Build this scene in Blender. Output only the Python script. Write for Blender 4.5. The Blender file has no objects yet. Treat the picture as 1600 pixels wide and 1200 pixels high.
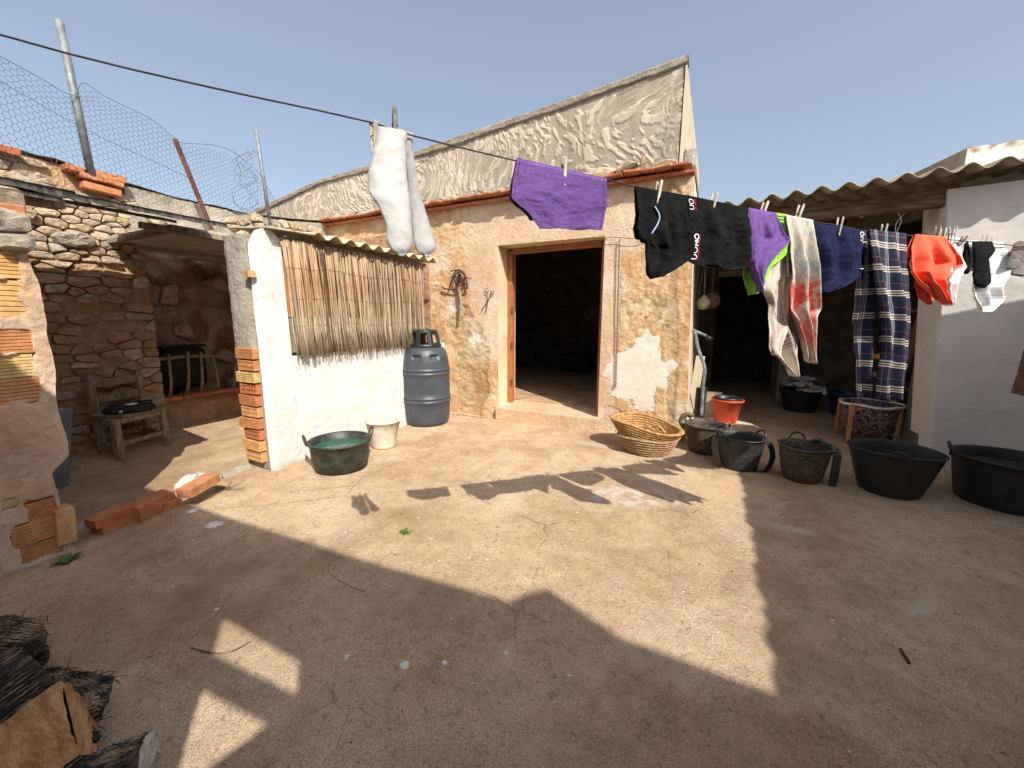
import bpy, bmesh, math, random
import numpy as np
from mathutils import Matrix, Vector, Euler
random.seed(7)
RNG = np.random.default_rng(7)
scene = bpy.context.scene
COL = scene.collection
R = math.radians

# ------------------------------------------------------------------ camera, sky, sun, exposure
F_PX, PITCH, ROLL, YAW, CAM_H = 615.0, R(9.5), R(0.2), R(26.4), 1.3
fw = np.array([-math.sin(YAW)*math.cos(PITCH), math.cos(YAW)*math.cos(PITCH), -math.sin(PITCH)])
_r = np.cross(fw, [0, 0, 1.0]); _r /= np.linalg.norm(_r); _u = np.cross(_r, fw)
rt = math.cos(ROLL)*_r + math.sin(ROLL)*_u
up = -math.sin(ROLL)*_r + math.cos(ROLL)*_u
CAM = np.array([0, 0, CAM_H])
cam = bpy.data.objects.new('camera', bpy.data.cameras.new('camera')); COL.objects.link(cam)
cam.data.sensor_fit = 'HORIZONTAL'; cam.data.sensor_width = 36.0
cam.data.lens = F_PX/1600*36.0; cam.data.clip_start = 0.02; cam.data.clip_end = 2000
cam.matrix_world = Matrix(((rt[0], up[0], -fw[0], 0), (rt[1], up[1], -fw[1], 0), (rt[2], up[2], -fw[2], CAM_H), (0, 0, 0, 1)))
scene.camera = cam
SUN_AZ, SUN_EL = 53.0, 44.0        # degrees from -Y towards +X, and above the horizon
sd = Vector((math.sin(R(SUN_AZ))*math.cos(R(SUN_EL)), -math.cos(R(SUN_AZ))*math.cos(R(SUN_EL)), math.sin(R(SUN_EL))))
world = bpy.data.worlds.new("World"); scene.world = world; world.use_nodes = True
wn = world.node_tree.nodes; wl = world.node_tree.links
sky = wn.new('ShaderNodeTexSky'); sky.sky_type = 'NISHITA'; sky.sun_disc = False
sky.sun_elevation = R(SUN_EL); sky.sun_rotation = math.atan2(sd.x, sd.y)
sky.air_density = 1.0; sky.dust_density = 3.2; sky.ozone_density = 1.6; sky.altitude = 50
bg = wn['Background']; bg.inputs[1].default_value = 0.118
wl.new(sky.outputs[0], bg.inputs[0])
hz = wn.new('ShaderNodeBackground'); hz.inputs[0].default_value = (1.0, 0.985, 0.90, 1); hz.inputs[1].default_value = 0.14   # thin high haze, even over the whole sky
ad = wn.new('ShaderNodeAddShader'); wl.new(bg.outputs[0], ad.inputs[0]); wl.new(hz.outputs[0], ad.inputs[1]); wl.new(ad.outputs[0], wn['World Output'].inputs[0])
sun = bpy.data.objects.new('sun', bpy.data.lights.new('sun', 'SUN')); COL.objects.link(sun)
sun.data.energy = 4.9; sun.data.angle = R(0.53); sun.data.color = (1.0, 0.925, 0.82)
sun.rotation_euler = sd.to_track_quat('Z', 'Y').to_euler()
scene.view_settings.view_transform = 'Standard'; scene.view_settings.look = 'None'
scene.view_settings.gamma = 1; scene.view_settings.use_curve_mapping = False
scene.view_settings.exposure = 0.36
scene.cycles.max_bounces = 8; scene.cycles.diffuse_bounces = 5

# ------------------------------------------------------------------ measuring helpers: a sight line cut with a real plane of the place
def ray(x, y): return fw*F_PX + rt*(x-800) + up*(600-y)
def G(x, y, z=0.0): d = ray(x, y); return CAM + d*((z-CAM_H)/d[2])
def WY(x, y, Y): d = ray(x, y); return CAM + d*(Y/d[1])
def WX(x, y, X): d = ray(x, y); return CAM + d*(X/d[0])
LP0 = np.array([-0.79, 0.82, 0.0]); LE = np.array([0.700, 0.714, 0.0]); LN = np.array([0.714, -0.700, 0.0])
def LPT(x, y, off=0.0):                      # a point in the vertical plane of the clothesline
    d = ray(x, y); t = (off - LN@(CAM-LP0))/(LN@d); return CAM + d*t

# ------------------------------------------------------------------ noise
def _h(ix, iy, iz, seed):
    n = (ix*374761393 + iy*668265263 + iz*2147483647 + seed*1274126177) & 0xffffffff
    n = ((n ^ (n >> 13))*1274126177) & 0xffffffff
    n = (n ^ (n >> 16)) & 0xffffffff
    return n/4294967295.0
def vn(x, y, z=0.0, seed=0):
    x, y, z = np.broadcast_arrays(np.asarray(x, float), np.asarray(y, float), np.asarray(z, float))
    ix, iy, iz = np.floor(x).astype(np.int64), np.floor(y).astype(np.int64), np.floor(z).astype(np.int64)
    fx, fy, fz = x-ix, y-iy, z-iz
    fx, fy, fz = fx*fx*(3-2*fx), fy*fy*(3-2*fy), fz*fz*(3-2*fz)
    def l(a, b, t): return a+(b-a)*t
    r = 0
    c = [[[_h(ix+i, iy+j, iz+k, seed) for k in (0, 1)] for j in (0, 1)] for i in (0, 1)]
    return l(l(l(c[0][0][0], c[1][0][0], fx), l(c[0][1][0], c[1][1][0], fx), fy),
             l(l(c[0][0][1], c[1][0][1], fx), l(c[0][1][1], c[1][1][1], fx), fy), fz)*2-1
def fbm(x, y, z=0.0, seed=0, o=4, g=0.5):
    s = 0; a = 1; t = 0
    x, y, z = np.asarray(x, float), np.asarray(y, float), np.asarray(z, float)
    for i in range(o):
        c_, s_ = math.cos(.6+i*.9), math.sin(.6+i*.9)
        s = s+a*vn((x*c_-y*s_)*2**i+i*7.3, (x*s_+y*c_)*2**i+i*3.1, z*2**i, seed+i); t += a; a *= g
    return s/t
def sst(a, b, x): t = np.clip((x-a)/(b-a), 0, 1); return t*t*(3-2*t)

# ------------------------------------------------------------------ objects
def tag(o, label=None, cat=None, group=None, kind=None):
    if label: o['label'] = label
    if cat: o['category'] = cat
    if group: o['group'] = group
    if kind: o['kind'] = kind
    return o
def link(o, parent=None):
    COL.objects.link(o)
    if parent is not None:
        o.parent = parent; o.matrix_parent_inverse = Matrix.Translation(-parent.location)
    return o
def thing(name, label, cat, loc=(0, 0, 0), group=None):
    o = bpy.data.objects.new(name, None); o.location = Vector(tuple(float(v) for v in loc)); COL.objects.link(o)
    o.empty_display_size = 0.1
    return tag(o, label, cat, group)
def mesh_data(name, V, Fc, mat=None, smooth=False):
    me = bpy.data.meshes.new(name)
    me.from_pydata([tuple(map(float, v)) for v in V], [], [tuple(int(i) for i in f) for f in Fc])
    for m in (mat if isinstance(mat, (list, tuple)) else [mat]):
        if m: me.materials.append(m)
    if smooth: me.polygons.foreach_set('use_smooth', [True]*len(me.polygons))
    me.update(); return me
def obj(name, V, Fc, mat, parent=None, smooth=False, base=None):
    V = np.asarray(V, float)
    loc = np.zeros(3)
    if parent is None and base is not False:
        loc = np.array([(V[:, 0].min()+V[:, 0].max())/2, (V[:, 1].min()+V[:, 1].max())/2, V[:, 2].min()])
        V = V-loc
    o = bpy.data.objects.new(name, mesh_data(name, V, Fc, mat, smooth)); o.location = loc
    return link(o, parent)
def inst(name, me, loc, rot=(0, 0, 0), scale=(1, 1, 1), parent=None):
    o = bpy.data.objects.new(name, me); o.location = tuple(float(v) for v in loc); o.rotation_euler = rot; o.scale = scale
    return link(o, parent)
def copy_tree(o, parent=None):
    c = o.copy(); COL.objects.link(c); c.parent = parent
    if parent is not None: c.matrix_parent_inverse = o.matrix_parent_inverse.copy()
    for ch in list(o.children): copy_tree(ch, c)
    return c

def merge(parts):
    V = []; Fc = []; n = 0
    for v, f in parts:
        v = np.asarray(v, float); V.append(v); Fc += [tuple(i+n for i in q) for q in f]; n += len(v)
    return np.vstack(V), Fc
def box_vf(c, s, rot=None, bev=0.0, jit=0.0, seed=0):
    s = np.asarray(s, float)/2; b = min(bev, s.min()*0.9)
    V = []; 
    if b <= 0:
        V = np.array([(x, y, z) for x in (-1, 1) for y in (-1, 1) for z in (-1, 1)])*s
        Fc = [(0, 1, 3, 2), (4, 6, 7, 5), (0, 4, 5, 1), (2, 3, 7, 6), (0, 2, 6, 4), (1, 5, 7, 3)]
    else:                                         # chamfered box: 24 corners
        idx = {}
        for x in (-1, 1):
            for y in (-1, 1):
                for z in (-1, 1):
                    for a in range(3):
                        p = np.array([x, y, z])*(s-b); p[a] = np.array([x, y, z])[a]*s[a]
                        idx[(x, y, z, a)] = len(V); V.append(p)
        V = np.array(V); Fc = []
        q = [(-1, -1), (1, -1), (1, 1), (-1, 1)]
        for a in range(3):
            o1, o2 = [(1, 2), (2, 0), (0, 1)][a]
            for sg in (-1, 1):
                f = []
                for (i, j) in (q if sg == 1 else q[::-1]):
                    k = [0, 0, 0]; k[a] = sg; k[o1] = i; k[o2] = j; f.append(idx[(*k, a)])
                Fc.append(tuple(f))
        for a in range(3):                        # edge chamfers, running along axis a
            o1, o2 = [(1, 2), (2, 0), (0, 1)][a]
            for i in (-1, 1):
                for j in (-1, 1):
                    f = []
                    for (t, w) in ((-1, o1), (1, o1), (1, o2), (-1, o2)):
                        k = [0, 0, 0]; k[a] = t; k[o1] = i; k[o2] = j; f.append(idx[(*k, w)])
                    Fc.append(tuple(f if i*j < 0 else f[::-1]))
        for x in (-1, 1):
            for y in (-1, 1):
                for z in (-1, 1):
                    f = [idx[(x, y, z, 0)], idx[(x, y, z, 1)], idx[(x, y, z, 2)]]
                    Fc.append(tuple(f if x*y*z > 0 else f[::-1]))
    if jit:
        g = np.random.default_rng(seed); V = V+g.uniform(-jit, jit, V.shape)
    if rot is not None: V = V@np.array(Euler(rot).to_matrix()).T
    return V+np.asarray(c, float), Fc
def box(name, c, s, mat, parent=None, rot=None, bev=0.004, jit=0.0, seed=0):
    v, f = box_vf(c, s, rot, bev, jit, seed); return obj(name, v, f, mat, parent)
def sheet_vf(us, vs, fn, hole=None):
    U, V = np.meshgrid(us, vs, indexing='ij'); X, Y, Z = fn(U, V)
    P = np.stack([np.broadcast_to(a, U.shape) for a in (X, Y, Z)], -1).reshape(-1, 3)
    nu, nv = len(us), len(vs); i, j = np.meshgrid(np.arange(nu-1), np.arange(nv-1), indexing='ij')
    a = i*nv+j; q = np.stack([a, a+nv, a+nv+1, a+1], -1)
    if hole is not None:
        um = (U[:-1, :-1]+U[1:, 1:])/2; vm = (V[:-1, :-1]+V[1:, 1:])/2
        q = q[~hole(um, vm)]
    return P, [tuple(r) for r in q.reshape(-1, 4).tolist()]
def sheet(name, us, vs, fn, mat, parent=None, hole=None, smooth=True, attr=None):
    P, Fc = sheet_vf(us, vs, fn, hole)
    o = obj(name, P, Fc, mat, parent, smooth, base=False)
    if attr is not None:
        U, V = np.meshgrid(us, vs, indexing='ij'); c = attr(U, V)
        ca = o.data.color_attributes.new('msk', 'FLOAT_COLOR', 'POINT')
        arr = np.ones((U.size, 4), np.float32)
        for k in range(3): arr[:, k] = np.broadcast_to(c[k], U.shape).ravel()
        ca.data.foreach_set('color', arr.ravel())
    return o
def tube_vf(pts, r, n=8, cap=True, closed=False):
    pts = np.asarray(pts, float); m = len(pts); r = np.broadcast_to(r, (m,))
    V = []; Fc = []; prev = None
    for i in range(m):
        if closed: t = pts[(i+1) % m]-pts[i-1]
        else: t = pts[min(i+1, m-1)]-pts[max(i-1, 0)]
        t = t/(np.linalg.norm(t)+1e-12)
        if prev is None:
            a = np.array([0, 0, 1.0]) if abs(t[2]) < 0.9 else np.array([1.0, 0, 0]); a = np.cross(t, a)
        else: a = prev-t*(prev@t)
        a /= np.linalg.norm(a)+1e-12; prev = a; b = np.cross(t, a)
        for k in range(n):
            th = 2*math.pi*k/n; V.append(pts[i]+r[i]*(math.cos(th)*a+math.sin(th)*b))
    for i in range(m if closed else m-1):
        for k in range(n):
            j = (i+1) % m
            Fc.append((i*n+k, i*n+(k+1) % n, j*n+(k+1) % n, j*n+k))
    if cap and not closed:
        Fc.append(tuple(range(n))[::-1]); Fc.append(tuple(range((m-1)*n, m*n)))
    return np.array(V), Fc
def tube(name, pts, r, mat, parent=None, n=8, closed=False, smooth=True):
    v, f = tube_vf(pts, r, n, True, closed); return obj(name, v, f, mat, parent, smooth)
def lathe_vf(prof, n=48, c=(0, 0, 0), sx=1, sy=1, wob=None, closed=False):
    prof = np.asarray(prof, float); th = np.linspace(0, 2*math.pi, n, endpoint=False)
    r = prof[:, 0][:, None]; z = prof[:, 1][:, None]+0*th[None]
    x = r*np.cos(th)*sx; y = r*np.sin(th)*sy
    if wob is not None: x, y, z = wob(x, y, z, th[None]+0*r)
    V = np.stack([x, y, z], -1).reshape(-1, 3)+np.asarray(c, float)
    Fc = []; m = len(prof)
    for i in range(m if closed else m-1):
        j = (i+1) % m
        for k in range(n):
            Fc.append((i*n+k, i*n+(k+1) % n, j*n+(k+1) % n, j*n+k))
    return V, Fc
def lathe(name, prof, mat, parent=None, n=48, c=(0, 0, 0), sx=1, sy=1, wob=None, cap0=True, smooth=True):
    V, Fc = lathe_vf(prof, n, c, sx, sy, wob)
    if cap0: Fc.append(tuple(range(n))[::-1])
    return obj(name, V, Fc, mat, parent, smooth)
def spline(pts, k=8):
    pts = [np.asarray(p, float) for p in pts]; out = []
    P = [2*pts[0]-pts[1]]+pts+[2*pts[-1]-pts[-2]]
    for i in range(1, len(P)-2):
        for s in range(k):
            t = s/k
            out.append(0.5*((2*P[i])+(P[i+1]-P[i-1])*t+(2*P[i-1]-5*P[i]+4*P[i+1]-P[i+2])*t*t+(-P[i-1]+3*P[i]-3*P[i+1]+P[i+2])*t**3))
    out.append(pts[-1]); return np.array(out)
def arc(c, r, a0, a1, ex, ey, n=16):
    a = np.linspace(a0, a1, n); return np.asarray(c)+r*(np.cos(a)[:, None]*np.asarray(ex, float)+np.sin(a)[:, None]*np.asarray(ey, float))

# ------------------------------------------------------------------ materials
class NT:
    def __init__(s, name):
        s.m = bpy.data.materials.new(name); s.m.use_nodes = True; s.t = s.m.node_tree; s.n = s.t.nodes
        s.b = s.n['Principled BSDF']; s.tc = s.n.new('ShaderNodeTexCoord')
    def lk(s, a, b): s.t.links.new(a, b)
    def put(s, sock, v):
        if hasattr(v, 'is_linked') or hasattr(v, 'links'): s.lk(v, sock)
        else:
            if isinstance(v, (tuple, list)) and len(v) == 3 and sock.type == 'RGBA': v = (*v, 1)
            sock.default_value = v
    def coord(s, rnd=True):
        if not rnd: return s.tc.outputs['Object']
        oi = s.n.new('ShaderNodeObjectInfo'); sc = s.math('MULTIPLY', oi.outputs['Random'], 37.0)
        a = s.n.new('ShaderNodeVectorMath'); a.operation = 'ADD'
        s.lk(s.tc.outputs['Object'], a.inputs[0]); s.lk(sc, a.inputs[1]); return a.outputs[0]
    def rnd(s): return s.n.new('ShaderNodeObjectInfo').outputs['Random']
    def noise(s, vec, scale=5, det=4, rough=0.6, dist=0.0):
        n = s.n.new('ShaderNodeTexNoise'); n.inputs['Scale'].default_value = scale; n.inputs['Detail'].default_value = det
        n.inputs['Roughness'].default_value = rough; n.inputs['Distortion'].default_value = dist; s.lk(vec, n.inputs['Vector']); return n.outputs['Fac']
    def voro(s, vec, scale=5, feat='F1'):
        n = s.n.new('ShaderNodeTexVoronoi'); n.feature = feat; n.inputs['Scale'].default_value = scale; s.lk(vec, n.inputs['Vector']); return n.outputs['Distance']
    def wave(s, vec, scale=5, dist=0, axis='X', prof='SIN', det=2):
        n = s.n.new('ShaderNodeTexWave'); n.bands_direction = axis; n.wave_profile = prof; n.inputs['Scale'].default_value = scale
        n.inputs['Distortion'].default_value = dist; n.inputs['Detail'].default_value = det; s.lk(vec, n.inputs['Vector']); return n.outputs['Fac']
    def ramp(s, f, stops, interp='LINEAR'):
        n = s.n.new('ShaderNodeValToRGB'); n.color_ramp.interpolation = interp; e = n.color_ramp.elements
        while len(e) < len(stops): e.new(0.5)
        for i, (p, c) in enumerate(stops):
            e[i].position = p; e[i].color = (c, c, c, 1) if isinstance(c, (int, float)) else (*c, 1)
        s.lk(f, n.inputs[0]); return n.outputs[0]
    def math(s, op, a, b=0.0, c=None):
        n = s.n.new('ShaderNodeMath'); n.operation = op; s.put(n.inputs[0], a); s.put(n.inputs[1], b)
        if c is not None: s.put(n.inputs[2], c)
        return n.outputs[0]
    def mix(s, f, a, b, mode='MIX'):
        n = s.n.new('ShaderNodeMix'); n.data_type = 'RGBA'; n.blend_type = mode; s.put(n.inputs[0], f); s.put(n.inputs[6], a); s.put(n.inputs[7], b); return n.outputs[2]
    def mapv(s, vec, sc=(1, 1, 1), rot=(0, 0, 0)):
        n = s.n.new('ShaderNodeMapping'); n.inputs['Scale'].default_value = sc; n.inputs['Rotation'].default_value = rot; s.lk(vec, n.inputs[0]); return n.outputs[0]
    def attr(s, ch=0, name='msk'):
        a = s.n.new('ShaderNodeAttribute'); a.attribute_name = name; x = s.n.new('ShaderNodeSeparateColor'); s.lk(a.outputs['Color'], x.inputs[0]); return x.outputs[ch]
    def bump(s, h, dist=0.01, strength=1.0, prev=None):
        n = s.n.new('ShaderNodeBump'); n.inputs['Distance'].default_value = dist; n.inputs['Strength'].default_value = strength; s.lk(h, n.inputs['Height'])
        if prev is not None: s.lk(prev, n.inputs['Normal'])
        return n.outputs[0]
    def out(s, col=None, rough=0.85, nrm=None, metal=0.0, spec=None, **k):
        if col is not None: s.put(s.b.inputs['Base Color'], col)
        s.put(s.b.inputs['Roughness'], rough); s.b.inputs['Metallic'].default_value = metal
        if spec is not None: s.b.inputs['Specular IOR Level'].default_value = spec
        if nrm is not None: s.lk(nrm, s.b.inputs['Normal'])
        for a, v in k.items(): s.put(s.b.inputs[a.replace('_', ' ')], v)
        return s.m
def simple(name, c1, c2, scale=8, rough=0.85, bump=0.004, bs=40, metal=0.0, stops=(0.40, 0.60), var=0.0, spec=None, det=5, squash=(1, 1, 1)):
    t = NT(name); v = t.mapv(t.coord(), squash)
    c = t.ramp(t.noise(v, scale, det), [(stops[0], c1), (stops[1], c2)])
    if var: c = t.mix(1.0, c, t.ramp(t.rnd(), [(0, 1-var), (1, 1+var)]), 'MULTIPLY')
    return t.out(c, rough, t.bump(t.noise(v, bs, 6), bump), metal, spec)
# ------------------------------------------------------------------ the materials of the place
def m_ground():
    t = NT('ground_concrete'); v = t.coord(False)
    c = t.ramp(t.noise(v, 1.1, 6, 0.65), [(0.39, (0.465, 0.332, 0.218)), (0.5, (0.56, 0.413, 0.277)), (0.61, (0.62, 0.478, 0.338))])
    c = t.mix(0.9, c, t.ramp(t.noise(v, 7, 8, 0.8), [(0.39, 0.84), (0.61, 1.12)]), 'MULTIPLY')
    sp = t.ramp(t.noise(v, 210, 4, 0.7), [(0.38, 0.42), (0.46, 0.95), (0.55, 1.0), (0.63, 1.4)])
    c = t.mix(0.95, c, sp, 'MULTIPLY')
    pit = t.ramp(t.voro(v, 60), [(0.06, 0.45), (0.16, 1.0)])
    pm = t.ramp(t.noise(v, 9, 3), [(0.45, 0.0), (0.6, 1.0)])
    c = t.mix(pm, c, t.mix(1.0, c, pit, 'MULTIPLY'))
    spk = t.math('MULTIPLY', t.ramp(t.voro(v, 33), [(0.05, 1.0), (0.11, 0.0)]), t.ramp(t.noise(v, 6, 4, 0.7), [(0.42, 0.0), (0.55, 0.8)]))
    c = t.mix(spk, c, (0.11, 0.085, 0.06))
    wsp = t.math('MULTIPLY', t.ramp(t.voro(t.mapv(v, (1, 1, 1), (0, 0, 1)), 17), [(0.035, 0.8), (0.07, 0.0)]), t.ramp(t.noise(v, 3, 3), [(0.5, 0.0), (0.56, 1.0)]))
    c = t.mix(wsp, c, (0.70, 0.66, 0.6))
    lich = t.ramp(t.noise(v, 26, 8, 0.82, 0.6), [(0.55, 0.0), (0.63, 0.65)])
    c = t.mix(lich, c, (0.16, 0.125, 0.09))
    dv = t.mix(0.12, v, t.mix(0, v, v)); 
    n2 = t.n.new('ShaderNodeTexNoise'); n2.inputs['Scale'].default_value = 3; n2.inputs['Detail'].default_value = 6; t.lk(v, n2.inputs['Vector'])
    dv = t.mix(0.14, v, n2.outputs['Color'])
    ce = t.voro(dv, 1.25, 'DISTANCE_TO_EDGE'); crack = t.ramp(ce, [(0.0, 0.9), (0.003, 0.5), (0.007, 0.0)])
    cm = t.math('MULTIPLY', crack, t.ramp(t.noise(v, 1.7, 3), [(0.52, 0.0), (0.62, 1.0)]))
    ce2 = t.voro(dv, 5.5, 'DISTANCE_TO_EDGE'); crack2 = t.math('MULTIPLY', t.ramp(ce2, [(0.0, 0.7), (0.012, 0.0)]), t.ramp(t.noise(v, 2.3, 3), [(0.55, 0.0), (0.68, 1.0)]))
    cm = t.math('MAXIMUM', cm, crack2)
    c = t.mix(t.attr(0), c, (0.66, 0.61, 0.54))
    c = t.mix(t.attr(1), c, t.mix(1.0, c, (0.74, 0.68, 0.62), 'MULTIPLY'))
    c = t.mix(t.attr(2), c, (0.64, 0.47, 0.29))
    c = t.mix(t.math('MULTIPLY', cm, 0.6), c, (0.13, 0.095, 0.06))
    h = t.math('ADD', t.noise(v, 55, 8, 0.72), t.math('MULTIPLY', cm, -0.5))
    h = t.math('ADD', h, t.math('MULTIPLY', t.noise(v, 260, 3), 0.3))
    return t.out(c, 0.92, t.bump(h, 0.011), spec=0.2)
M = {}
M['ground'] = m_ground()
def m_facade():
    t = NT('ochre_plaster'); v = t.coord(False)
    c = t.ramp(t.noise(v, 2.2, 7, 0.7), [(0.37, (0.58, 0.33, 0.15)), (0.5, (0.68, 0.46, 0.265)), (0.62, (0.74, 0.59, 0.42))])
    c = t.mix(0.7, c, t.ramp(t.noise(v, 13, 7, 0.72), [(0.39, 0.78), (0.61, 1.12)]), 'MULTIPLY')
    rock = t.ramp(t.noise(v, 9, 6, 0.7), [(0.25, (0.36, 0.25, 0.14)), (0.5, (0.55, 0.40, 0.23)), (0.72, (0.62, 0.52, 0.38))])
    c = t.mix(t.attr(1), c, rock)
    rim = t.ramp(t.attr(1), [(0.25, 1.0), (0.5, 0.6), (0.75, 1.0)])
    c = t.mix(0.7, c, rim, 'MULTIPLY')
    wht = t.attr(0)
    c = t.mix(t.attr(2), c, t.mix(1.0, c, (0.72, 0.58, 0.44), 'MULTIPLY'))
    fl = t.ramp(t.noise(t.mapv(v, (1, 1, 1.8)), 20, 8, 0.75, 0.8), [(0.36, 0.55), (0.44, 1.0)])
    c = t.mix(0.5, c, fl, 'MULTIPLY')
    c = t.mix(wht, c, t.mix(t.noise(v, 7, 6, .7), (0.80, 0.74, 0.68), (0.68, 0.58, 0.49)))
    h = t.math('ADD', t.noise(v, 26, 9, 0.72, 0.6), t.math('MULTIPLY', t.noise(v, 110, 4), 0.13))
    h = t.math('MULTIPLY', h, t.math('SUBTRACT', 1.0, t.math('MULTIPLY', wht, 0.75)))
    return t.out(c, 0.93, t.bump(h, 0.024), spec=0.15)
M['facade'] = m_facade()
M['plaster_smooth'] = simple('smooth_ochre_plaster', (0.60, 0.44, 0.28), (0.70, 0.56, 0.40), 4, 0.92, 0.004, 45)
def m_stucco():
    t = NT('combed_stucco'); v = t.coord(False)
    c = t.mix(t.attr(0), (0.37, 0.325, 0.26), (0.58, 0.515, 0.41))
    c = t.mix(0.8, c, t.ramp(t.noise(v, 1.5, 6), [(0.39, 0.78), (0.61, 1.1)]), 'MULTIPLY')
    st = t.ramp(t.noise(t.mapv(v, (5, 5, 0.6)), 1.6, 5), [(0.42, 1.0), (0.61, 0.72)])
    c = t.mix(0.6, c, st, 'MULTIPLY')
    return t.out(c, 0.93, t.bump(t.noise(v, 50, 6), 0.006), spec=0.15)
M['stucco'] = m_stucco()
M['cement'] = simple('grey_cement', (0.27, 0.25, 0.21), (0.42, 0.38, 0.31), 7, 0.93, 0.012, 35, stops=(0.3, 0.7))
M['beige_plaster'] = simple('beige_plaster', (0.56, 0.47, 0.34), (0.66, 0.58, 0.46), 3, 0.9, 0.006, 30)
def m_white(name, lo, hi, flake=0.35, bd=0.010):
    t = NT(name); v = t.coord(False)
    c = t.ramp(t.noise(v, 3, 6, 0.6), [(0.39, lo), (0.61, hi)])
    c = t.mix(flake, c, t.ramp(t.noise(v, 30, 7, 0.75), [(0.39, 0.75), (0.5, 1.0)]), 'MULTIPLY')
    d = t.attr(1); c = t.mix(d, c, (0.34, 0.26, 0.18))
    return t.out(c, 0.85, t.bump(t.noise(v, 22, 8, 0.7, 0.5), bd), spec=0.2)
M['whitewash'] = m_white('whitewash', (0.65, 0.635, 0.61), (0.73, 0.72, 0.70))
M['whitewash_grey'] = m_white('old_white_paint', (0.69, 0.665, 0.63), (0.76, 0.735, 0.70), 0.12, 0.004)
M['earth'] = simple('earth_mortar', (0.36, 0.22, 0.12), (0.52, 0.36, 0.22), 6, 0.95, 0.03, 24)
M['earth_brown'] = simple('brown_earth_mortar', (0.32, 0.19, 0.105), (0.46, 0.31, 0.19), 6, 0.95, 0.03, 20)
def m_stone():
    t = NT('rubble_stone'); v = t.coord()
    base = t.ramp(t.rnd(), [(0.0, (0.50, 0.38, 0.25)), (0.25, (0.58, 0.44, 0.30)), (0.45, (0.45, 0.36, 0.27)), (0.65, (0.62, 0.48, 0.33)), (0.82, (0.42, 0.37, 0.30)), (1.0, (0.54, 0.36, 0.22))], 'CONSTANT')
    c = t.mix(0.85, base, t.ramp(t.noise(v, 13, 7, 0.7), [(0.39, 0.62), (0.61, 1.22)]), 'MULTIPLY')
    c = t.mix(t.ramp(t.noise(v, 5, 4), [(0.55, 0.0), (0.61, 0.6)]), c, (0.30, 0.25, 0.19))
    return t.out(c, 0.93, t.bump(t.noise(v, 34, 8, 0.72), 0.016), spec=0.2)
M['stone'] = m_stone()
def m_brick(name, c1, c2, c3):
    t = NT(name); v = t.coord()
    base = t.ramp(t.rnd(), [(0.0, c1), (0.5, c2), (1.0, c3)])
    c = t.mix(0.8, base, t.ramp(t.noise(v, 14, 7, 0.7), [(0.39, 0.72), (0.61, 1.18)]), 'MULTIPLY')
    c = t.mix(t.ramp(t.noise(v, 9, 6, 0.7), [(0.6, 0.0), (0.61, 0.55)]), c, (0.52, 0.43, 0.33))
    return t.out(c, 0.88, t.bump(t.noise(v, 60, 6), 0.003), spec=0.25)
M['brick'] = m_brick('fired_clay', (0.42, 0.145, 0.065), (0.50, 0.19, 0.09), (0.46, 0.22, 0.11))
M['brick_orange'] = m_brick('orange_clay', (0.50, 0.22, 0.09), (0.55, 0.28, 0.12), (0.56, 0.34, 0.17))
M['brick_yellow'] = m_brick('yellow_clay', (0.60, 0.43, 0.17), (0.64, 0.50, 0.24), (0.60, 0.36, 0.13))
M['asbestos'] = simple('fibre_cement_sheet', (0.27, 0.23, 0.155), (0.43, 0.38, 0.28), 6, 0.9, 0.004, 60)
M['asbestos_lichen'] = simple('lichened_fibre_cement', (0.40, 0.32, 0.15), (0.56, 0.52, 0.42), 9, 0.9, 0.004, 60)
M['dark_sheet'] = simple('weathered_dark_sheet', (0.02, 0.018, 0.017), (0.10, 0.088, 0.075), 7, 0.85, 0.006, 40, squash=(1, 6, 1))
M['pale_board'] = simple('pale_board', (0.40, 0.36, 0.28), (0.52, 0.47, 0.38), 5, 0.85, 0.003, 40)
M['frame_wood'] = simple('varnished_frame_wood', (0.30, 0.105, 0.035), (0.42, 0.17, 0.06), 18, 0.55, 0.002, 60, squash=(6, 6, 0.6))
M['old_wood'] = simple('old_grey_wood', (0.16, 0.125, 0.09), (0.36, 0.29, 0.21), 14, 0.85, 0.005, 50, squash=(4, 4, 0.7))
M['beam_wood'] = simple('dark_beam_wood', (0.10, 0.06, 0.035), (0.24, 0.15, 0.09), 9, 0.85, 0.01, 22, squash=(0.5, 4, 4))
M['stick_wood'] = simple('pale_stick_wood', (0.20, 0.15, 0.10), (0.42, 0.33, 0.24), 16, 0.85, 0.005, 50, squash=(4, 4, 0.8))
M['orange_wood'] = simple('orange_stained_wood', (0.42, 0.18, 0.06), (0.56, 0.27, 0.10), 12, 0.6, 0.002, 50, squash=(4, 4, 0.6))
M['peg_wood'] = simple('weathered_peg_wood', (0.36, 0.32, 0.26), (0.58, 0.53, 0.44), 30, 0.8, 0.001, 90, var=0.2)
M['peg_grey'] = simple('dark_grey_peg', (0.12, 0.12, 0.12), (0.22, 0.22, 0.22), 40, 0.7, 0.001, 90)
M['galv'] = simple('galvanised_steel', (0.16, 0.18, 0.19), (0.26, 0.285, 0.30), 14, 0.6, 0.001, 60, metal=0.35)
M['rust'] = simple('rusty_steel', (0.07, 0.03, 0.025), (0.16, 0.06, 0.045), 24, 0.85, 0.003, 70)
M['rust_dark'] = simple('dark_rust', (0.045, 0.02, 0.014), (0.12, 0.055, 0.035), 30, 0.75, 0.002, 70)
M['wire'] = simple('dark_wire', (0.05, 0.055, 0.06), (0.10, 0.105, 0.11), 10, 0.6, 0.0005, 50, metal=0.5)
M['rope'] = simple('black_line', (0.02, 0.02, 0.02), (0.04, 0.04, 0.04), 30, 0.8, 0.001, 200)
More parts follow.
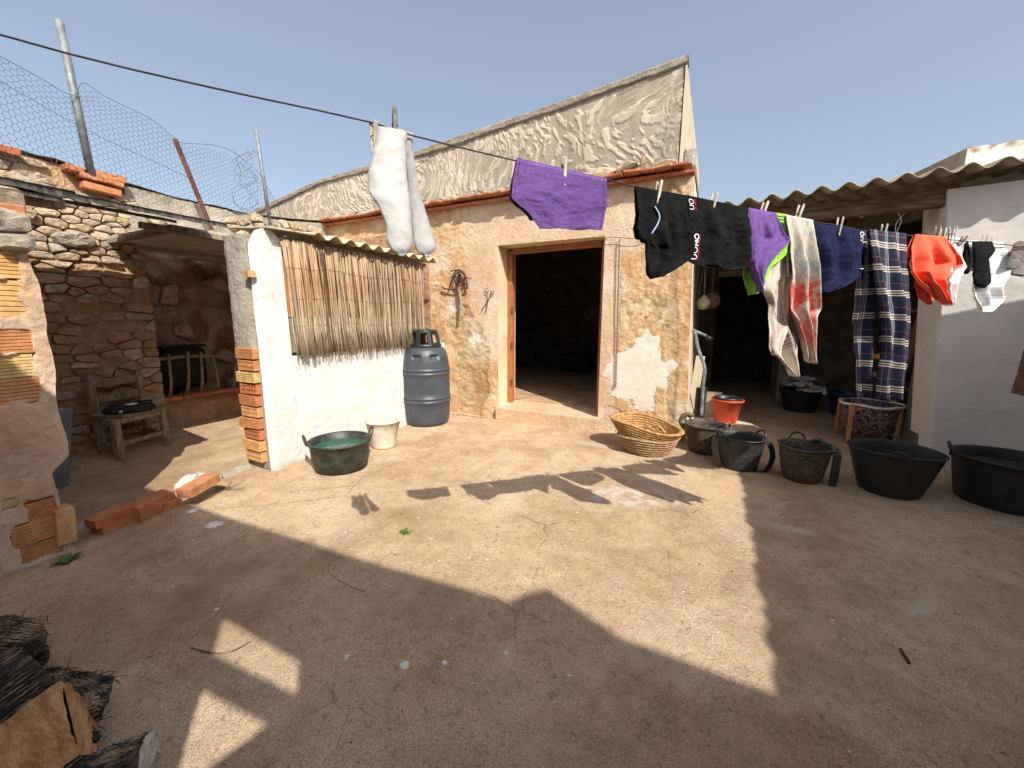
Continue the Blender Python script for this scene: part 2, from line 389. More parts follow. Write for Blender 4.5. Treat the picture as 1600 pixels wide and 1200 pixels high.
M['black'] = simple('black_plastic', (0.012, 0.012, 0.013), (0.028, 0.028, 0.03), 9, 0.42, 0.001, 30)
M['black_matt'] = simple('matt_black', (0.010, 0.010, 0.011), (0.026, 0.024, 0.023), 12, 0.8, 0.003, 40)
def m_rubber(name, base, dirt, amt, rough=0.6):
    t = NT(name); v = t.coord()
    c = t.mix(t.ramp(t.noise(v, 5, 5), [(0.35, 0.0), (0.61, 1.0)]), base, tuple(min(1, x*2.0) for x in base))
    d = t.ramp(t.noise(t.mapv(v, (1, 1, 3)), 26, 7, 0.75), [(0.60-amt*0.3, 0.0), (0.72-amt*0.2, min(1, amt*1.1))])
    c = t.mix(d, c, dirt)
    rg = t.wave(v, 26, 0.3, 'Z')
    h = t.math('ADD', t.math('MULTIPLY', rg, 0.25), t.noise(v, 45, 6))
    return t.out(c, t.math('ADD', t.math('MULTIPLY', d, 0.3), rough-0.1), t.bump(h, 0.0035))
M['rubber'] = m_rubber('black_rubber', (0.007, 0.008, 0.008), (0.10, 0.095, 0.08), 0.34)
M['rubber_mud'] = m_rubber('mud_caked_rubber', (0.009, 0.0095, 0.0095), (0.20, 0.155, 0.10), 0.6)
M['rubber_grey'] = m_rubber('scuffed_grey_rubber', (0.014, 0.016, 0.017), (0.16, 0.15, 0.13), 0.3)
M['strap_olive'] = simple('olive_strap', (0.085, 0.07, 0.035), (0.14, 0.12, 0.07), 20, 0.8, 0.001, 150)
M['barrel'] = simple('blue_grey_plastic', (0.042, 0.052, 0.068), (0.058, 0.070, 0.088), 6, 0.46, 0.0012, 60)
M['enamel'] = simple('dusty_black_enamel', (0.012, 0.018, 0.016), (0.045, 0.05, 0.042), 12, 0.5, 0.001, 40)
M['bucket_beige'] = simple('limed_metal', (0.40, 0.35, 0.26), (0.62, 0.57, 0.47), 7, 0.7, 0.002, 50)
M['red_plastic'] = simple('red_plastic', (0.50, 0.055, 0.025), (0.60, 0.085, 0.04), 6, 0.5, 0.0008, 40)
M['blue_plastic'] = simple('dark_blue_plastic', (0.012, 0.02, 0.10), (0.02, 0.03, 0.15), 6, 0.45, 0.0008, 40)
M['water'] = NT('murky_water').out((0.03, 0.075, 0.055), 0.06)
t = NT('murky_water_top'); v = t.coord()
M['water'] = t.out(t.ramp(t.noise(v, 5, 5), [(0.35, (0.04, 0.085, 0.07)), (0.65, (0.035, 0.14, 0.085))]), 0.08, t.bump(t.noise(v, 14, 3), 0.004))
def m_esparto(name, a, b):
    t = NT(name); v = t.coord()
    c = t.ramp(t.noise(v, 30, 6, 0.7), [(0.39, a), (0.61, b)])
    c = t.mix(0.7, c, t.ramp(t.noise(t.mapv(v, (1, 1, 3)), 90, 4), [(0.35, 0.5), (0.6, 1.1)]), 'MULTIPLY')
    return t.out(c, 0.85, t.bump(t.noise(v, 130, 5), 0.004))
M['esparto_gold'] = m_esparto('golden_esparto', (0.28, 0.145, 0.045), (0.56, 0.34, 0.14))
M['esparto_brown'] = m_esparto('brown_esparto', (0.24, 0.14, 0.07), (0.48, 0.32, 0.19))
def m_reed():
    t = NT('dry_reed'); v = t.coord(False)
    a = t.math('ADD', t.attr(1), t.math('MULTIPLY', t.math('SUBTRACT', t.noise(t.mapv(v, (20, 20, 5)), 3.0, 4, 0.6), 0.5), 0.5))
    c = t.ramp(a, [(0.1, (0.09, 0.055, 0.03)), (0.35, (0.24, 0.145, 0.08)), (0.6, (0.38, 0.25, 0.145)), (0.8, (0.50, 0.36, 0.22)), (1.0, (0.33, 0.26, 0.18))])
    g = t.attr(0)
    c = t.mix(g, c, t.ramp(a, [(0.1, (0.12, 0.09, 0.055)), (0.5, (0.33, 0.26, 0.16)), (0.9, (0.50, 0.43, 0.30))]))
    return t.out(c, 0.7, t.bump(t.noise(v, 60, 4), 0.001))
M['reed'] = m_reed()
M['skull'] = simple('pale_gourd_skin', (0.40, 0.34, 0.18), (0.56, 0.49, 0.30), 8, 0.5, 0.001, 30)
M['paper'] = simple('newspaper', (0.60, 0.58, 0.54), (0.90, 0.88, 0.84), 40, 0.85, 0.002, 60)
M['grass'] = simple('weed_green', (0.05, 0.11, 0.025), (0.11, 0.20, 0.05), 12, 0.7, 0.001, 60)
M['splat'] = simple('white_lime_splat', (0.60, 0.59, 0.57), (0.80, 0.79, 0.77), 20, 0.9, 0.002, 60)
M['twig'] = simple('dry_twig', (0.10, 0.07, 0.045), (0.22, 0.16, 0.10), 30, 0.85, 0.001, 60)
M['dark_int'] = simple('dark_plaster', (0.10, 0.085, 0.07), (0.20, 0.17, 0.14), 4, 0.9, 0.006, 30)  # dark plaster colour shared by the room and porch interiors
M['terrain'] = simple('dry_soil', (0.34, 0.25, 0.16), (0.46, 0.35, 0.23), 2, 0.95, 0.02, 6)
M['bark'] = simple('charred_fibrous_bark', (0.022, 0.018, 0.015), (0.17, 0.125, 0.085), 13, 0.8, 0.02, 20, squash=(4, 1.4, 1.4), stops=(0.46, 0.62), det=8)
M['log_face'] = simple('fresh_split_wood', (0.40, 0.19, 0.075), (0.64, 0.39, 0.19), 7, 0.75, 0.012, 14, squash=(1, 5, 5))
M['log_pale'] = simple('grey_sawn_wood', (0.36, 0.34, 0.30), (0.62, 0.59, 0.54), 9, 0.85, 0.006, 40)

# ------------------------------------------------------------------ GROUND
def ax(a, b, step, far):
    core = np.arange(a, b+1e-6, step); out = [core]
    g = [0.1, 0.25, 0.5, 1, 2, 4, 8, 16, 40, 100, 300]
    return np.concatenate([[a-k for k in g if k <= far][::-1], core, [b+k for k in g if k <= far]])
def blob(U, V, cx, cy, rx, ry, rot=0, seed=0, edge=0.35, ns=6):
    c, s = math.cos(rot), math.sin(rot); x = ((U-cx)*c+(V-cy)*s)/rx; y = (-(U-cx)*s+(V-cy)*c)/ry
    return sst(1.0, 1.0-edge, np.sqrt(x*x+y*y)+0.55*fbm(U*ns, V*ns, seed, seed, 4, 0.6))
def ground_h(U, V):
    near = sst(14, 8, np.hypot(U, V))
    h = 0.010*fbm(U*1.1, V*1.1, 1, 11, 3)+0.0035*fbm(U*7, V*7, 1, 12, 4, 0.6)
    return (h)*near-0.002
def ground_fn(U, V): return U, V, ground_h(U, V)
def ground_attr(U, V):
    w = 0.75*blob(U, V, -0.42, 2.83, 0.42, 0.22, 0.1, 3, 0.5, 9)*sst(-0.25, 0.25, fbm(U*16, V*16, 2, 3, 4, 0.7))
    w = np.maximum(w, 0.5*blob(U, V, 0.54, 2.83, 0.22, 0.07, 0.05, 5, 0.6, 9))
    w = np.maximum(w, 0.55*blob(U, V, -0.95, 3.95, 0.22, 0.10, 0.05, 8, 0.5, 9))
    w = np.maximum(w, 0.5*blob(U, V, 0.95, 2.25, 0.12, 0.04, 0.8, 14, 0.5, 9))
    d = 0.8*sst(0.05, 0.45, fbm(U*0.9, V*0.9, 3, 21, 5, 0.6))
    d = np.maximum(d, 0.9*blob(U, V, 0.25, 1.2, 0.5, 0.35, 0.2, 9, 0.6, 5))
    p = np.maximum(blob(U, V, 1.44, 3.25, 0.10, 0.09, 0.2, 31, 0.25, 11), blob(U, V, 1.58, 3.0, 0.07, 0.05, 0.5, 33, 0.25, 12))
    p = np.maximum(p, 0.5*blob(U, V, 0.25, 3.35, 0.42, 0.28, 0.2, 35, 0.4, 7))
    return w, d, p*0.8
sheet('ground', ax(-5.4, 3.2, 0.022, 300), ax(0.2, 5.6, 0.022, 300), ground_fn, M['ground'], attr=ground_attr)['kind'] = 'structure'

# ------------------------------------------------------------------ HOUSE
YF = 4.45
house = thing('house', 'old single storey house with rough ochre plaster front, open doorway and stucco gable above', 'house', (-1.7, YF, 0))
DX0, DX1, DZ0, DZ1 = -2.41, -1.09, 0.16, 2.18
def xr(z): return -0.13-0.042*z            # the right-hand corner leans very slightly
uu = np.unique(np.concatenate([np.arange(0, 0.99, 0.006), [0.99, 1.0]]))
XL = -6.4
us = np.unique(np.round(np.concatenate([np.linspace(XL, -3.4, 90), np.arange(-3.4, DX0, 0.016), [DX0, DX1], np.arange(DX1+0.016, 0.0, 0.016), [0.0]]), 4))
vs = np.unique(np.round(np.concatenate([np.arange(-0.05, DZ0, 0.016), [DZ0, DZ1], np.arange(DZ0+.016, DZ1, 0.016), np.arange(DZ1+.016, 2.68, 0.016), [2.68]]), 4))
def rockmask(U, V):
    m = blob(U, V, -2.78, 0.50, 0.30, 0.62, 0, 41, 0.3, 5)
    m = np.maximum(m, 0.9*blob(U, V, -3.0, 1.25, 0.22, 0.25, 0.3, 43, 0.3, 6))
    m = np.maximum(m, 0.95*blob(U, V, -0.42, 1.30, 0.34, 0.36, 0.2, 44, 0.5, 7)*sst(-0.25, 0.2, fbm(U*9, V*9, 4, 5)))
    m = np.maximum(m, 0.9*blob(U, V, -0.25, 2.45, 0.14, 0.20, 0, 48, 0.4, 8))
    m = np.maximum(m, 0.9*blob(U, V, -0.95, 0.15, 0.35, 0.16, 0, 46, 0.4, 6))
    m = np.maximum(m, 0.7*blob(U, V, -0.20, 1.0, 0.09, 0.9, 0, 47, 0.5, 7))
    return np.clip(m, 0, 1)
def smoothband(U, V):
    b = sst(0.38, 0.24, np.abs(U-(-2.55))+0.12*fbm(U*4, V*4, 6, 6))*sst(0.5, 0.9, V+.25*fbm(U*3, V*3, 6, 8))
    b2 = sst(0.02, 0.0, np.maximum(-1.10-U, U-(-0.88)))
    b3 = sst(0.3, 0.25, np.abs(V-2.3))*sst(1.1, 1.0, np.abs(U+1.7))
    return np.clip(np.maximum(np.maximum(b, b2), b3), 0, 1)
def facade_fn(U, V):
    X = np.where(U > -1.0, -1.0+(U+1.0)*((xr(V)+1.0)/1.0), U)
    rm = rockmask(U, V); sb = smoothband(U, V)
    q = 1-np.abs(fbm(U*4.5, V*5.5, 0, 61, 4, 0.6))*2
    fine = fbm(U*22, V*26, 0, 62, 4, 0.65)
    rockd = 0.020*fbm(U*10, V*14, 0, 63, 4, 0.62)+0.010*np.abs(fbm(U*24, V*30, 0, 65, 3, 0.6))-0.014
    pl = 0.016*fbm(U*1.6, V*1.6, 0, 60, 3)+0.010*fine*(1-0.75*sb)+0.008*q*(1-sb)
    edge = np.minimum(np.abs(V-DZ1), 9)
    d = pl*(1-rm)+rockd*rm
    wm = np.maximum(blob(U, V, -0.58, 0.72, 0.40, 0.46, 0, 51, 0.10, 5), 0)
    d = d*(1-.8*wm)+.010*wm
    k = np.clip(np.minimum.reduce([np.hypot(np.maximum(np.maximum(DX0-U, U-DX1), 0), np.maximum(np.maximum(DZ0-V, V-DZ1), 0))/0.06, np.ones_like(U)]), 0, 1)
    return X, YF-d*k, V
def facade_attr(U, V):
    w = blob(U, V, -0.58, 0.72, 0.40, 0.46, 0, 51, 0.10, 5)
    w = np.maximum(w, 0.85*blob(U, V, -2.75, 1.02, 0.10, 0.12, 0, 52, 0.15, 8))
    w = np.maximum(w, 0.5*blob(U, V, -3.1, 1.45, 0.22, 0.14, 0, 53, 0.5, 8))
    w = np.maximum(w, 0.35*smoothband(U, V))
    dd = 0.8*sst(0.05, 0.5, fbm(U*2.4, V*1.6, 0, 55, 4))*(1-w)
    return w, rockmask(U, V), dd
inside = lambda U, V: (U > DX0) & (U < DX1) & (V > DZ0) & (V < DZ1)
sheet('plastered_wall', us, vs, facade_fn, M['facade'], house, hole=inside, attr=facade_attr)
# reveals of the doorway (0.3 m deep), frame, step
def quad(name, pts, mat, parent): return obj(name, pts, [tuple(range(len(pts)))], mat, parent)
RV = 0.50
for x, sg in ((DX0, 1), (DX1, -1)):
    v_, f_ = box_vf((x-sg*0.03, YF+RV/2+0.004, (DZ0+DZ1)/2), (0.06, RV, DZ1-DZ0+0.004), bev=0.0); obj('door_reveal', v_, f_, M['plaster_smooth'], house)
v_, f_ = box_vf(((DX0+DX1)/2, YF+RV/2+0.004, DZ1+0.03), (DX1-DX0+0.12, RV, 0.06), bev=0); obj('lintel', v_, f_, M['plaster_smooth'], house)
fr = box('door_frame', (DX0+0.036, YF+0.30, (DZ0+DZ1)/2-0.02), (0.068, 0.09, DZ1-DZ0-0.03), M['frame_wood'], house)
box('door_jamb', (DX1-0.036, YF+0.22, (DZ0+DZ1)/2-0.02), (0.068, 0.09, DZ1-DZ0-0.03), M['frame_wood'], house)
box('door_head', ((DX0+DX1)/2, YF+0.262, DZ1-0.035), (DX1-DX0-0.15, 0.09, 0.064), M['frame_wood'], house, rot=(0, 0, -0.062))
for z in (0.45, 0.95, 1.4): box('hinge', (DX0+0.075, YF+0.25, z), (0.016, 0.03, 0.09), M['rust'], house)
def step_fn(U, V):
    # profile: front face then tread
    L = 0.16; a = np.clip(V, 0, L); b = np.clip(V-L, 0, 9)
    rr = 0.006*fbm(U*6, V*6, 0, 71, 3)
    y = YF-0.07-0.012*np.sin(np.clip(V/L, 0, 1)*math.pi/2*0)+b-rr*(b < 0.01)
    return U, y-0.02*np.exp(-((V-L)/0.02)**2)*0, a+rr*0.6
sheet('door_step', np.arange(DX0+0.0, DX1+0.05, 0.02), np.concatenate([np.arange(0, 0.2, 0.012), np.arange(0.2, 0.75, 0.03)]), step_fn, M['facade'], house, attr=lambda U, V: (0.25+0*U, 0.25+0.2*fbm(U*5, V*5), 0.1+0*U))
# side wall of the house along the covered porch, with the end of the front wall
def side_fn(U, V): return xr(V)-0.006*fbm(U*3, V*3, 0, 81), YF+0.02+U, V
sheet('side_wall', np.arange(0, 3.6, 0.08), np.arange(-0.05, 2.7, 0.06), side_fn, M['beige_plaster'], house)
# inside of the room
def inbox(name, c, s, mat, parent=house):
    v, f = box_vf(c, s, bev=0); return obj(name, v, f, mat, parent)
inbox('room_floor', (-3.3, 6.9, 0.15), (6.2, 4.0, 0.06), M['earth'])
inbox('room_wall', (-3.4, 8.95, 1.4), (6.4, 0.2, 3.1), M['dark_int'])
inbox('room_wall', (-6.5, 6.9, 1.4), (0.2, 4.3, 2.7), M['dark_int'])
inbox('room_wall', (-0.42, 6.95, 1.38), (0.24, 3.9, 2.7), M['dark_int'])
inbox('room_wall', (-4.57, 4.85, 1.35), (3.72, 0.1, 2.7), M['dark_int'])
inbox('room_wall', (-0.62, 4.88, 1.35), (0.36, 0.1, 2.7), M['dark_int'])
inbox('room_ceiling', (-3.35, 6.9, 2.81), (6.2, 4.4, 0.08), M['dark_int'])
tb = thing('table', 'small dark table with thin metal legs at the back of the dark room', 'table', (-3.9, 8.2, 0.18))
box('tabletop', (-3.9, 8.2, 0.93), (1.0, 0.5, 0.03), M['old_wood'], tb)
for a in (-0.45, 0.45):
    for b in (-0.2, 0.2): tube('leg', [(-3.9+a, 8.2+b, 0.18), (-3.9+a, 8.2+b, 0.92)], 0.014, M['galv'], tb)
cb = thing('crate', 'black crate on the floor of the dark room beside the table', 'crate', (-2.5, 8.1, 0.18))
box('box_body', (-2.5, 8.1, 0.36), (0.6, 0.4, 0.35), M['black'], cb); box('crate_lid', (-2.5, 8.1, 0.555), (0.63, 0.43, 0.03), M['black_matt'], cb)

# eaves: two courses of flat clay tiles with broken rubble on top
tile_me = mesh_data('eave_tile', *box_vf((0, 0, 0), (0.148, 0.36, 0.022), bev=0.004, jit=0.0015, seed=2), M['brick'])
tile2_me = mesh_data('eave_tile', *box_vf((0, 0, 0), (0.285, 0.30, 0.028), bev=0.004, jit=0.002, seed=3), M['brick'])
x = -6.3; i = 0
while x < -0.32:
    inst('eave_tile', tile_me, (x, YF+0.03+random.uniform(-.018, .018), 2.742+random.uniform(-.007, .007)), (R(random.uniform(-5, 1)), R(random.uniform(-5, 5)), R(random.uniform(-4, 4))), parent=house); x += 0.152
x = -6.2
while x < -0.36:
    inst('eave_tile', tile2_me, (x, YF+0.075+random.uniform(-.006, .006), 2.695), (0, R(random.uniform(-.5, .5)), R(random.uniform(-1, 1))), parent=house); x += 0.291
def slab_fn(U, V):
    rug = fbm(U*5, V*5, 0, 85, 4, 0.6)
    return U, YF-0.08+V+0.02*fbm(U*9, 3, 0, 87, 3), 2.765+0.05*V+0.035*sst(0, 0.06, V)*(1+rug)
sheet('roof_mortar', np.arange(-6.4, -0.27, 0.03), np.concatenate([np.arange(0, 0.12, 0.015), np.arange(0.12, 0.75, 0.05)]), slab_fn, M['cement'], house)
# ---- rubble stones: convex polygons with a chamfered, slightly tilted face
def clip_poly(P, a, n):                       # keep the side where (p-a).n <= 0
    out = []
    for i in range(len(P)):
        p, q = P[i], P[(i+1) % len(P)]; dp, dq = (p-a)@n, (q-a)@n
        if dp <= 0: out.append(p)
        if (dp < 0) != (dq < 0) and abs(dp-dq) > 1e-12: out.append(p+(q-p)*(dp/(dp-dq)))
    return out
def cells(pts, w, h, gap, ani=1.0):
    pts = np.asarray(pts, float)*[1, ani]; res = []
    for i, p in enumerate(pts):
        P = [np.array(c, float) for c in ((0, 0), (w, 0), (w, h*ani), (0, h*ani))]
        d = np.linalg.norm(pts-p, axis=1); 
        for j in np.argsort(d)[1:26]:
            n = pts[j]-p; L = np.linalg.norm(n)
            if L < 1e-6: continue
            P = clip_poly(P, (p+pts[j])/2-n/L*gap/2, n/L)
            if len(P) < 3: break
        if len(P) >= 3: res.append(np.array([q/[1, ani] for q in P]))
    return res
def stone_vf(P, depth, proud, seed):
    g = np.random.default_rng(seed)
    Q = []                                     # cut the corners
    for k in range(len(P)):
        a, b = P[k], P[(k+1) % len(P)]
        if np.linalg.norm(b-a) < 0.012: Q.append((a+b)/2); continue
        Q += [a+(b-a)*g.uniform(.05, .24), b-(b-a)*g.uniform(.05, .24)]
    Q = np.array(Q); c = Q.mean(0); n = len(Q)
    size = np.sqrt(np.abs(np.sum(Q[:, 0]*np.roll(Q[:, 1], -1)-Q[:, 1]*np.roll(Q[:, 0], -1)))/2)
    tx, ty = g.uniform(-.32, .32, 2)
    rings = []
    for (s, hgt) in ((1.0, -depth), (1.0, proud*0.35), (0.92, proud*0.88), (0.62, proud*1.04)):
        q = c+(Q-c)*s; hh = hgt+(tx*(q[:, 0]-c[0])+ty*(q[:, 1]-c[1]))*(0.6 if hgt > 0 else 0)+g.uniform(-1, 1, n)*0.05*size*(hgt > 0)
        rings.append(np.column_stack([q, hh]))
    V = np.vstack(rings+[np.array([[c[0], c[1], proud*1.1]])]); Fc = []
    for r in range(3):
        for k in range(n): Fc.append((r*n+k, r*n+(k+1) % n, (r+1)*n+(k+1) % n, (r+1)*n+k))
    for k in range(n): Fc.append((3*n+k, 3*n+(k+1) % n, 4*n))
    return V, Fc
def jitter_pts(w, h, cw, ch, seed, big=0.0):
    g = np.random.default_rng(seed); out = []; y = ch*0.4
    while y < h:
        rh = ch*g.uniform(.7, 1.35); x = -cw*g.uniform(0, .8)
        while x < w:
            rw = cw*g.uniform(.55, 1.6); out.append((x+rw/2, y+g.uniform(-.3, .3)*ch)); x += rw
        y += rh
    return [p for p in out if 0 < p[0] < w and 0 < p[1] < h]

# ------------------------------------------------------------------ PARAPET (stucco gable)
def line_z(x, pts):
    return np.interp(x, [p[0] for p in pts], [p[1] for p in pts])
YP = 5.0
M['cap'] = simple('dark_cement_cap', (0.17, 0.15, 0.12), (0.34, 0.30, 0.24), 9, 0.93, 0.02, 26, stops=(0.3, 0.7))
ptop = [tuple(WY(a, b, YP)[[0, 2]]) for a, b in ((402, 325), (500, 279), (645, 236), (860, 162), (1073, 84))]
ptop.sort()
px0, px1 = ptop[0][0], ptop[-1][0]-0.01
def parapet_fn(U, V):
    top = line_z(U, ptop)-0.085-0.015*fbm(U*3, 0, 0, 91); z = 2.70+(top-2.70)*V
    return U, YP-stucco_h(U, z), z
def stucco_h(U, z):
    th = 0.30*fbm(U*.7, z*.9, 0, 94, 2); c, s = np.cos(th), np.sin(th)
    a = (U*c+z*s)*33+2.4*fbm(U*4, z*4, 0, 92, 3, .6); b = (-U*s+z*c)*13+.8*fbm(U*4, z*4, 4, 93, 2)
    r = vn(a, b, 0, 95)+.5*vn(a*1.9+b*.4, b*1.9-a*.3, 0, 96)
    r = sst(-0.02, 0.30, r+.22*fbm(U*1.5, z*1.5, 0, 90, 2))
    return 0.007*r+0.008*fbm(U*1.2, z*1.2, 0, 96, 2)
def parapet_attr(U, V):
    top = line_z(U, ptop)-0.11; z = 2.70+(top-2.70)*V
    r = (stucco_h(U, z)-0.008*fbm(U*1.2, z*1.2, 0, 96, 2))/0.007
    r = r*(1-0.7*blob(U, z, -0.62, 3.5, 0.17, 0.7, 0, 98, 0.5, 4))
    return 0.15+0.85*r, 0*U, 0*U
sheet('gable_stucco', np.arange(px0, px1, 0.009), np.linspace(0, 1, 140), parapet_fn, M['stucco'], house, attr=parapet_attr)
def cap_fn(U, V):
    top = line_z(U, ptop); k = [0.0, 0.12, 0.5, 0.9, 1.0]
    y = np.interp(V, [0, .15, .55, .8, 1], [YP+0.0, YP-0.035, YP-0.03, YP+0.02, YP+0.26]); z = top+np.interp(V, [0, .15, .55, .8, 1], [-0.115, -0.10, -0.03, 0.0, 0.0])
    n = fbm(U*8, V*4, 0, 97, 4, 0.6); return U, y-0.012*n, z+0.010*n+0.03*fbm(U*1.5, 0, 0, 99, 3)*sst(.3, 0, V)
sheet('gable_cap', np.arange(px0, px1+0.03, 0.02), np.linspace(0, 1, 16), cap_fn, M['cap'], house)
zt = ptop[-1][1]; zl = ptop[0][1]
gx = ptop[-1][0]
obj('gable_end', [(gx, YP-0.02, 2.68), (gx, YP-0.02, zt), (gx+0.03, 9.0, zt), (gx+0.03, 9.0, 2.68), (gx+0.10, YF+0.06, 2.68)], [(0, 4, 3, 2, 1)], simple('pale_verge', (.40, .34, .25), (.50, .44, .33), 5, .9, .004, 30), house)
obj('roof', [(px0, YP+0.2, zl-0.02), (gx, YP+0.2, zt-0.02), (gx+0.03, 9.0, zt-0.03), (px0, 9.0, zl-0.02)], [(0, 1, 2, 3)], M['asbestos'], house)
obj('rear_wall', [(px0, 9.06, 0), (gx+0.03, 9.06, 0), (gx+0.03, 9.06, zt-0.03), (px0, 9.06, zl-0.02)], [(0, 1, 2, 3)], M['beige_plaster'], house)
# little masonry stub at the right end of the eaves and lumps of rubble on top of the tiles
pA = WY(1068, 262, YF+0.1); pB = WY(1086, 236, YF+0.1)
box('eave_stub', ((pA[0]+pB[0])/2, YF+0.14, (pA[2]+pB[2])/2), (abs(pB[0]-pA[0])+0.02, 0.2, abs(pB[2]-pA[2])+0.04), M['cement'], house, bev=0.02, jit=0.006)
g = np.random.default_rng(5); k = 0
for (xa, xb, dens, sz) in ((-6.2, -4.3, 0.16, 0.06), (-4.3, -3.0, 0.11, 0.09), (-3.0, -1.75, 0.13, 0.07), (-1.75, -0.45, 0.15, 0.13)):
    x = xa
    while x < xb:
        w = dens*g.uniform(.8, 1.8); hh = sz*g.uniform(.5, 1.3); n = int(g.integers(6, 9)); a = np.sort(g.uniform(0, 2*math.pi, n))
        P = np.column_stack([np.cos(a)*w*0.55, np.sin(a)*hh*0.55])
        V, Fc = stone_vf(P, 0.09, 0.05, int(g.integers(1e6)))
        V = np.column_stack([V[:, 0]+x+w/2, YF-0.02-V[:, 2]+0.06, V[:, 1]+2.785+hh*0.5])
        obj('rubble_stone', V, Fc, M['stone'], house); x += w
# ------------------------------------------------------------------ RUINED STONE WALL on the left
XS = -5.40
wall = thing('stone_wall', 'tall rubble stone wall with clay tile fragments along its top, behind the old wooden chair', 'wall', (XS, 2.0, 0))
topz = lambda y: np.interp(y, [-1.0, 0.4, 1.26, 1.7, 2.05, 2.8, 3.6, 4.4], [2.78, 2.74, 2.68, 2.66, 2.60, 2.585, 2.61, 2.72])
def sw_fn(U, V):
    z = (topz(U)+0.0)*V; d = 0.03*fbm(U*3, z*4, 0, 101, 4, .6)+0.012*fbm(U*14, z*18, 0, 102, 4, .65)
    return XS-0.015+d, U, z
sheet('mortar', np.arange(-1.0, 2.14, 0.03), np.linspace(0, 1, 100), sw_fn, M['earth'], wall)
def swu_fn(U, V):
    z = 2.0+(topz(U)-2.0)*V; d = 0.045*fbm(U*2.6, z*3, 0, 103, 4, .6)+0.014*fbm(U*12, z*14, 0, 104, 4, .65)
    return XS+0.02+d, U, z
sheet('plastered_top', np.arange(2.05, 4.45, 0.03), np.linspace(0, 1, 28), swu_fn, M['cement'], wall)
def swt_fn(U, V): return XS+0.03-V, U, topz(U)+0.03*fbm(U*4, V*4, 0, 105, 3)*1.0+0.02
sheet('wall_top', np.arange(-1.0, 4.45, 0.05), np.linspace(0, 0.5, 8), swt_fn, M['cement'], wall)
inb = lambda n, c, s, m, p: obj(n, *box_vf(c, s, bev=0), m, p)
inb('wall_core', (XS-0.27, 0.58, 1.3), (0.46, 3.10, 2.6), M['earth_brown'], wall)
inb('wall_core', (XS-0.27, 3.28, 2.32), (0.46, 2.28, 0.5), M['earth_brown'], wall)
# stones: upper zone big and clean, lower zone flatter and muddier
Y0s = 0.62
def put_stones(pts, w, h, gap, ani, y0, z0, xf, depth, proud, seed, mat, parent, keep=None, name='stone'):
    g = np.random.default_rng(seed)
    for P in cells(pts, w, h, gap, ani):
        c = P.mean(0); 
        if keep is not None and not keep(c[0]+y0, c[1]+z0, g): continue
        a = abs(np.sum(P[:, 0]*np.roll(P[:, 1], -1)-P[:, 1]*np.roll(P[:, 0], -1)))/2
        if a < 0.0006: continue
        V, Fc = stone_vf(P, depth, proud*g.uniform(.6, 1.4), int(g.integers(1e6)))
        V = np.column_stack([xf+V[:, 2], V[:, 0]+y0, V[:, 1]+z0])
        obj(name, V, [f[::1] for f in Fc], mat(g) if callable(mat) else mat, parent)
tiles_zone = lambda y, z: 1.50 < y < 2.02 and z > 2.47
put_stones(jitter_pts(1.52, 0.86, 0.125, 0.068, 21), 1.52, 0.86, 0.011, 1.8, Y0s, 1.82, XS, 0.04, 0.036, 22, M['stone'], wall, lambda y, z, g: z < topz(y)-0.05 and not tiles_zone(y, z))
put_stones(jitter_pts(1.52, 1.80, 0.18, 0.080, 23), 1.52, 1.80, 0.014, 1.9, Y0s, 0.0, XS, 0.04, 0.020, 24, lambda g: M['earth_brown'] if g.random() < .7 else M['stone'], wall, lambda y, z, g: g.random() < 0.74)
put_stones(jitter_pts(2.2, 0.5, 0.16, 0.10, 25), 2.2, 0.5, 0.03, 1.5, 2.1, 2.12, XS+0.04, 0.04, 0.028, 26, M['stone'], wall, lambda y, z, g: z < topz(y)-0.04 and (g.random() < 0.25 or y > 3.0))
# two big stones
for (x, y, sx, sy) in ((48, 283, .14, .085), (115, 375, .15, .075), (22, 330, .13, .07)):
    p = WX(x, y, XS+0.03); g = np.random.default_rng(int(x)); a = np.sort(g.uniform(0, 2*math.pi, 9)); a = np.linspace(0, 2*math.pi, 9)[:-1]+g.uniform(-.2, .2, 8)
    V, Fc = stone_vf(np.column_stack([np.cos(a)*sx, np.sin(a)*sy]), .05, .06, int(x))
    obj('stone', np.column_stack([p[0]+V[:, 2], p[1]+V[:, 0], p[2]+V[:, 1]]), Fc, M['stone'], wall)
for (x0, x1, y, t) in ((100, 128, 262, .05), (122, 160, 275, .045), (128, 186, 291, .06), (148, 193, 273, .06), (160, 190, 284, .045), (-8, 29, 233, .06)):
    a = WX(x0, y, XS+0.07); b = WX(x1, y, XS+0.07); L = b[1]-a[1]
    box('clay_tile', ((a[0]+b[0])/2-0.02, (a[1]+b[1])/2, a[2]+0.01), (0.13, L, t), M['brick'], wall, rot=(R(-3), 0, R(random.uniform(-3, 3))), bev=0.005, jit=0.003, seed=int(x0+9))
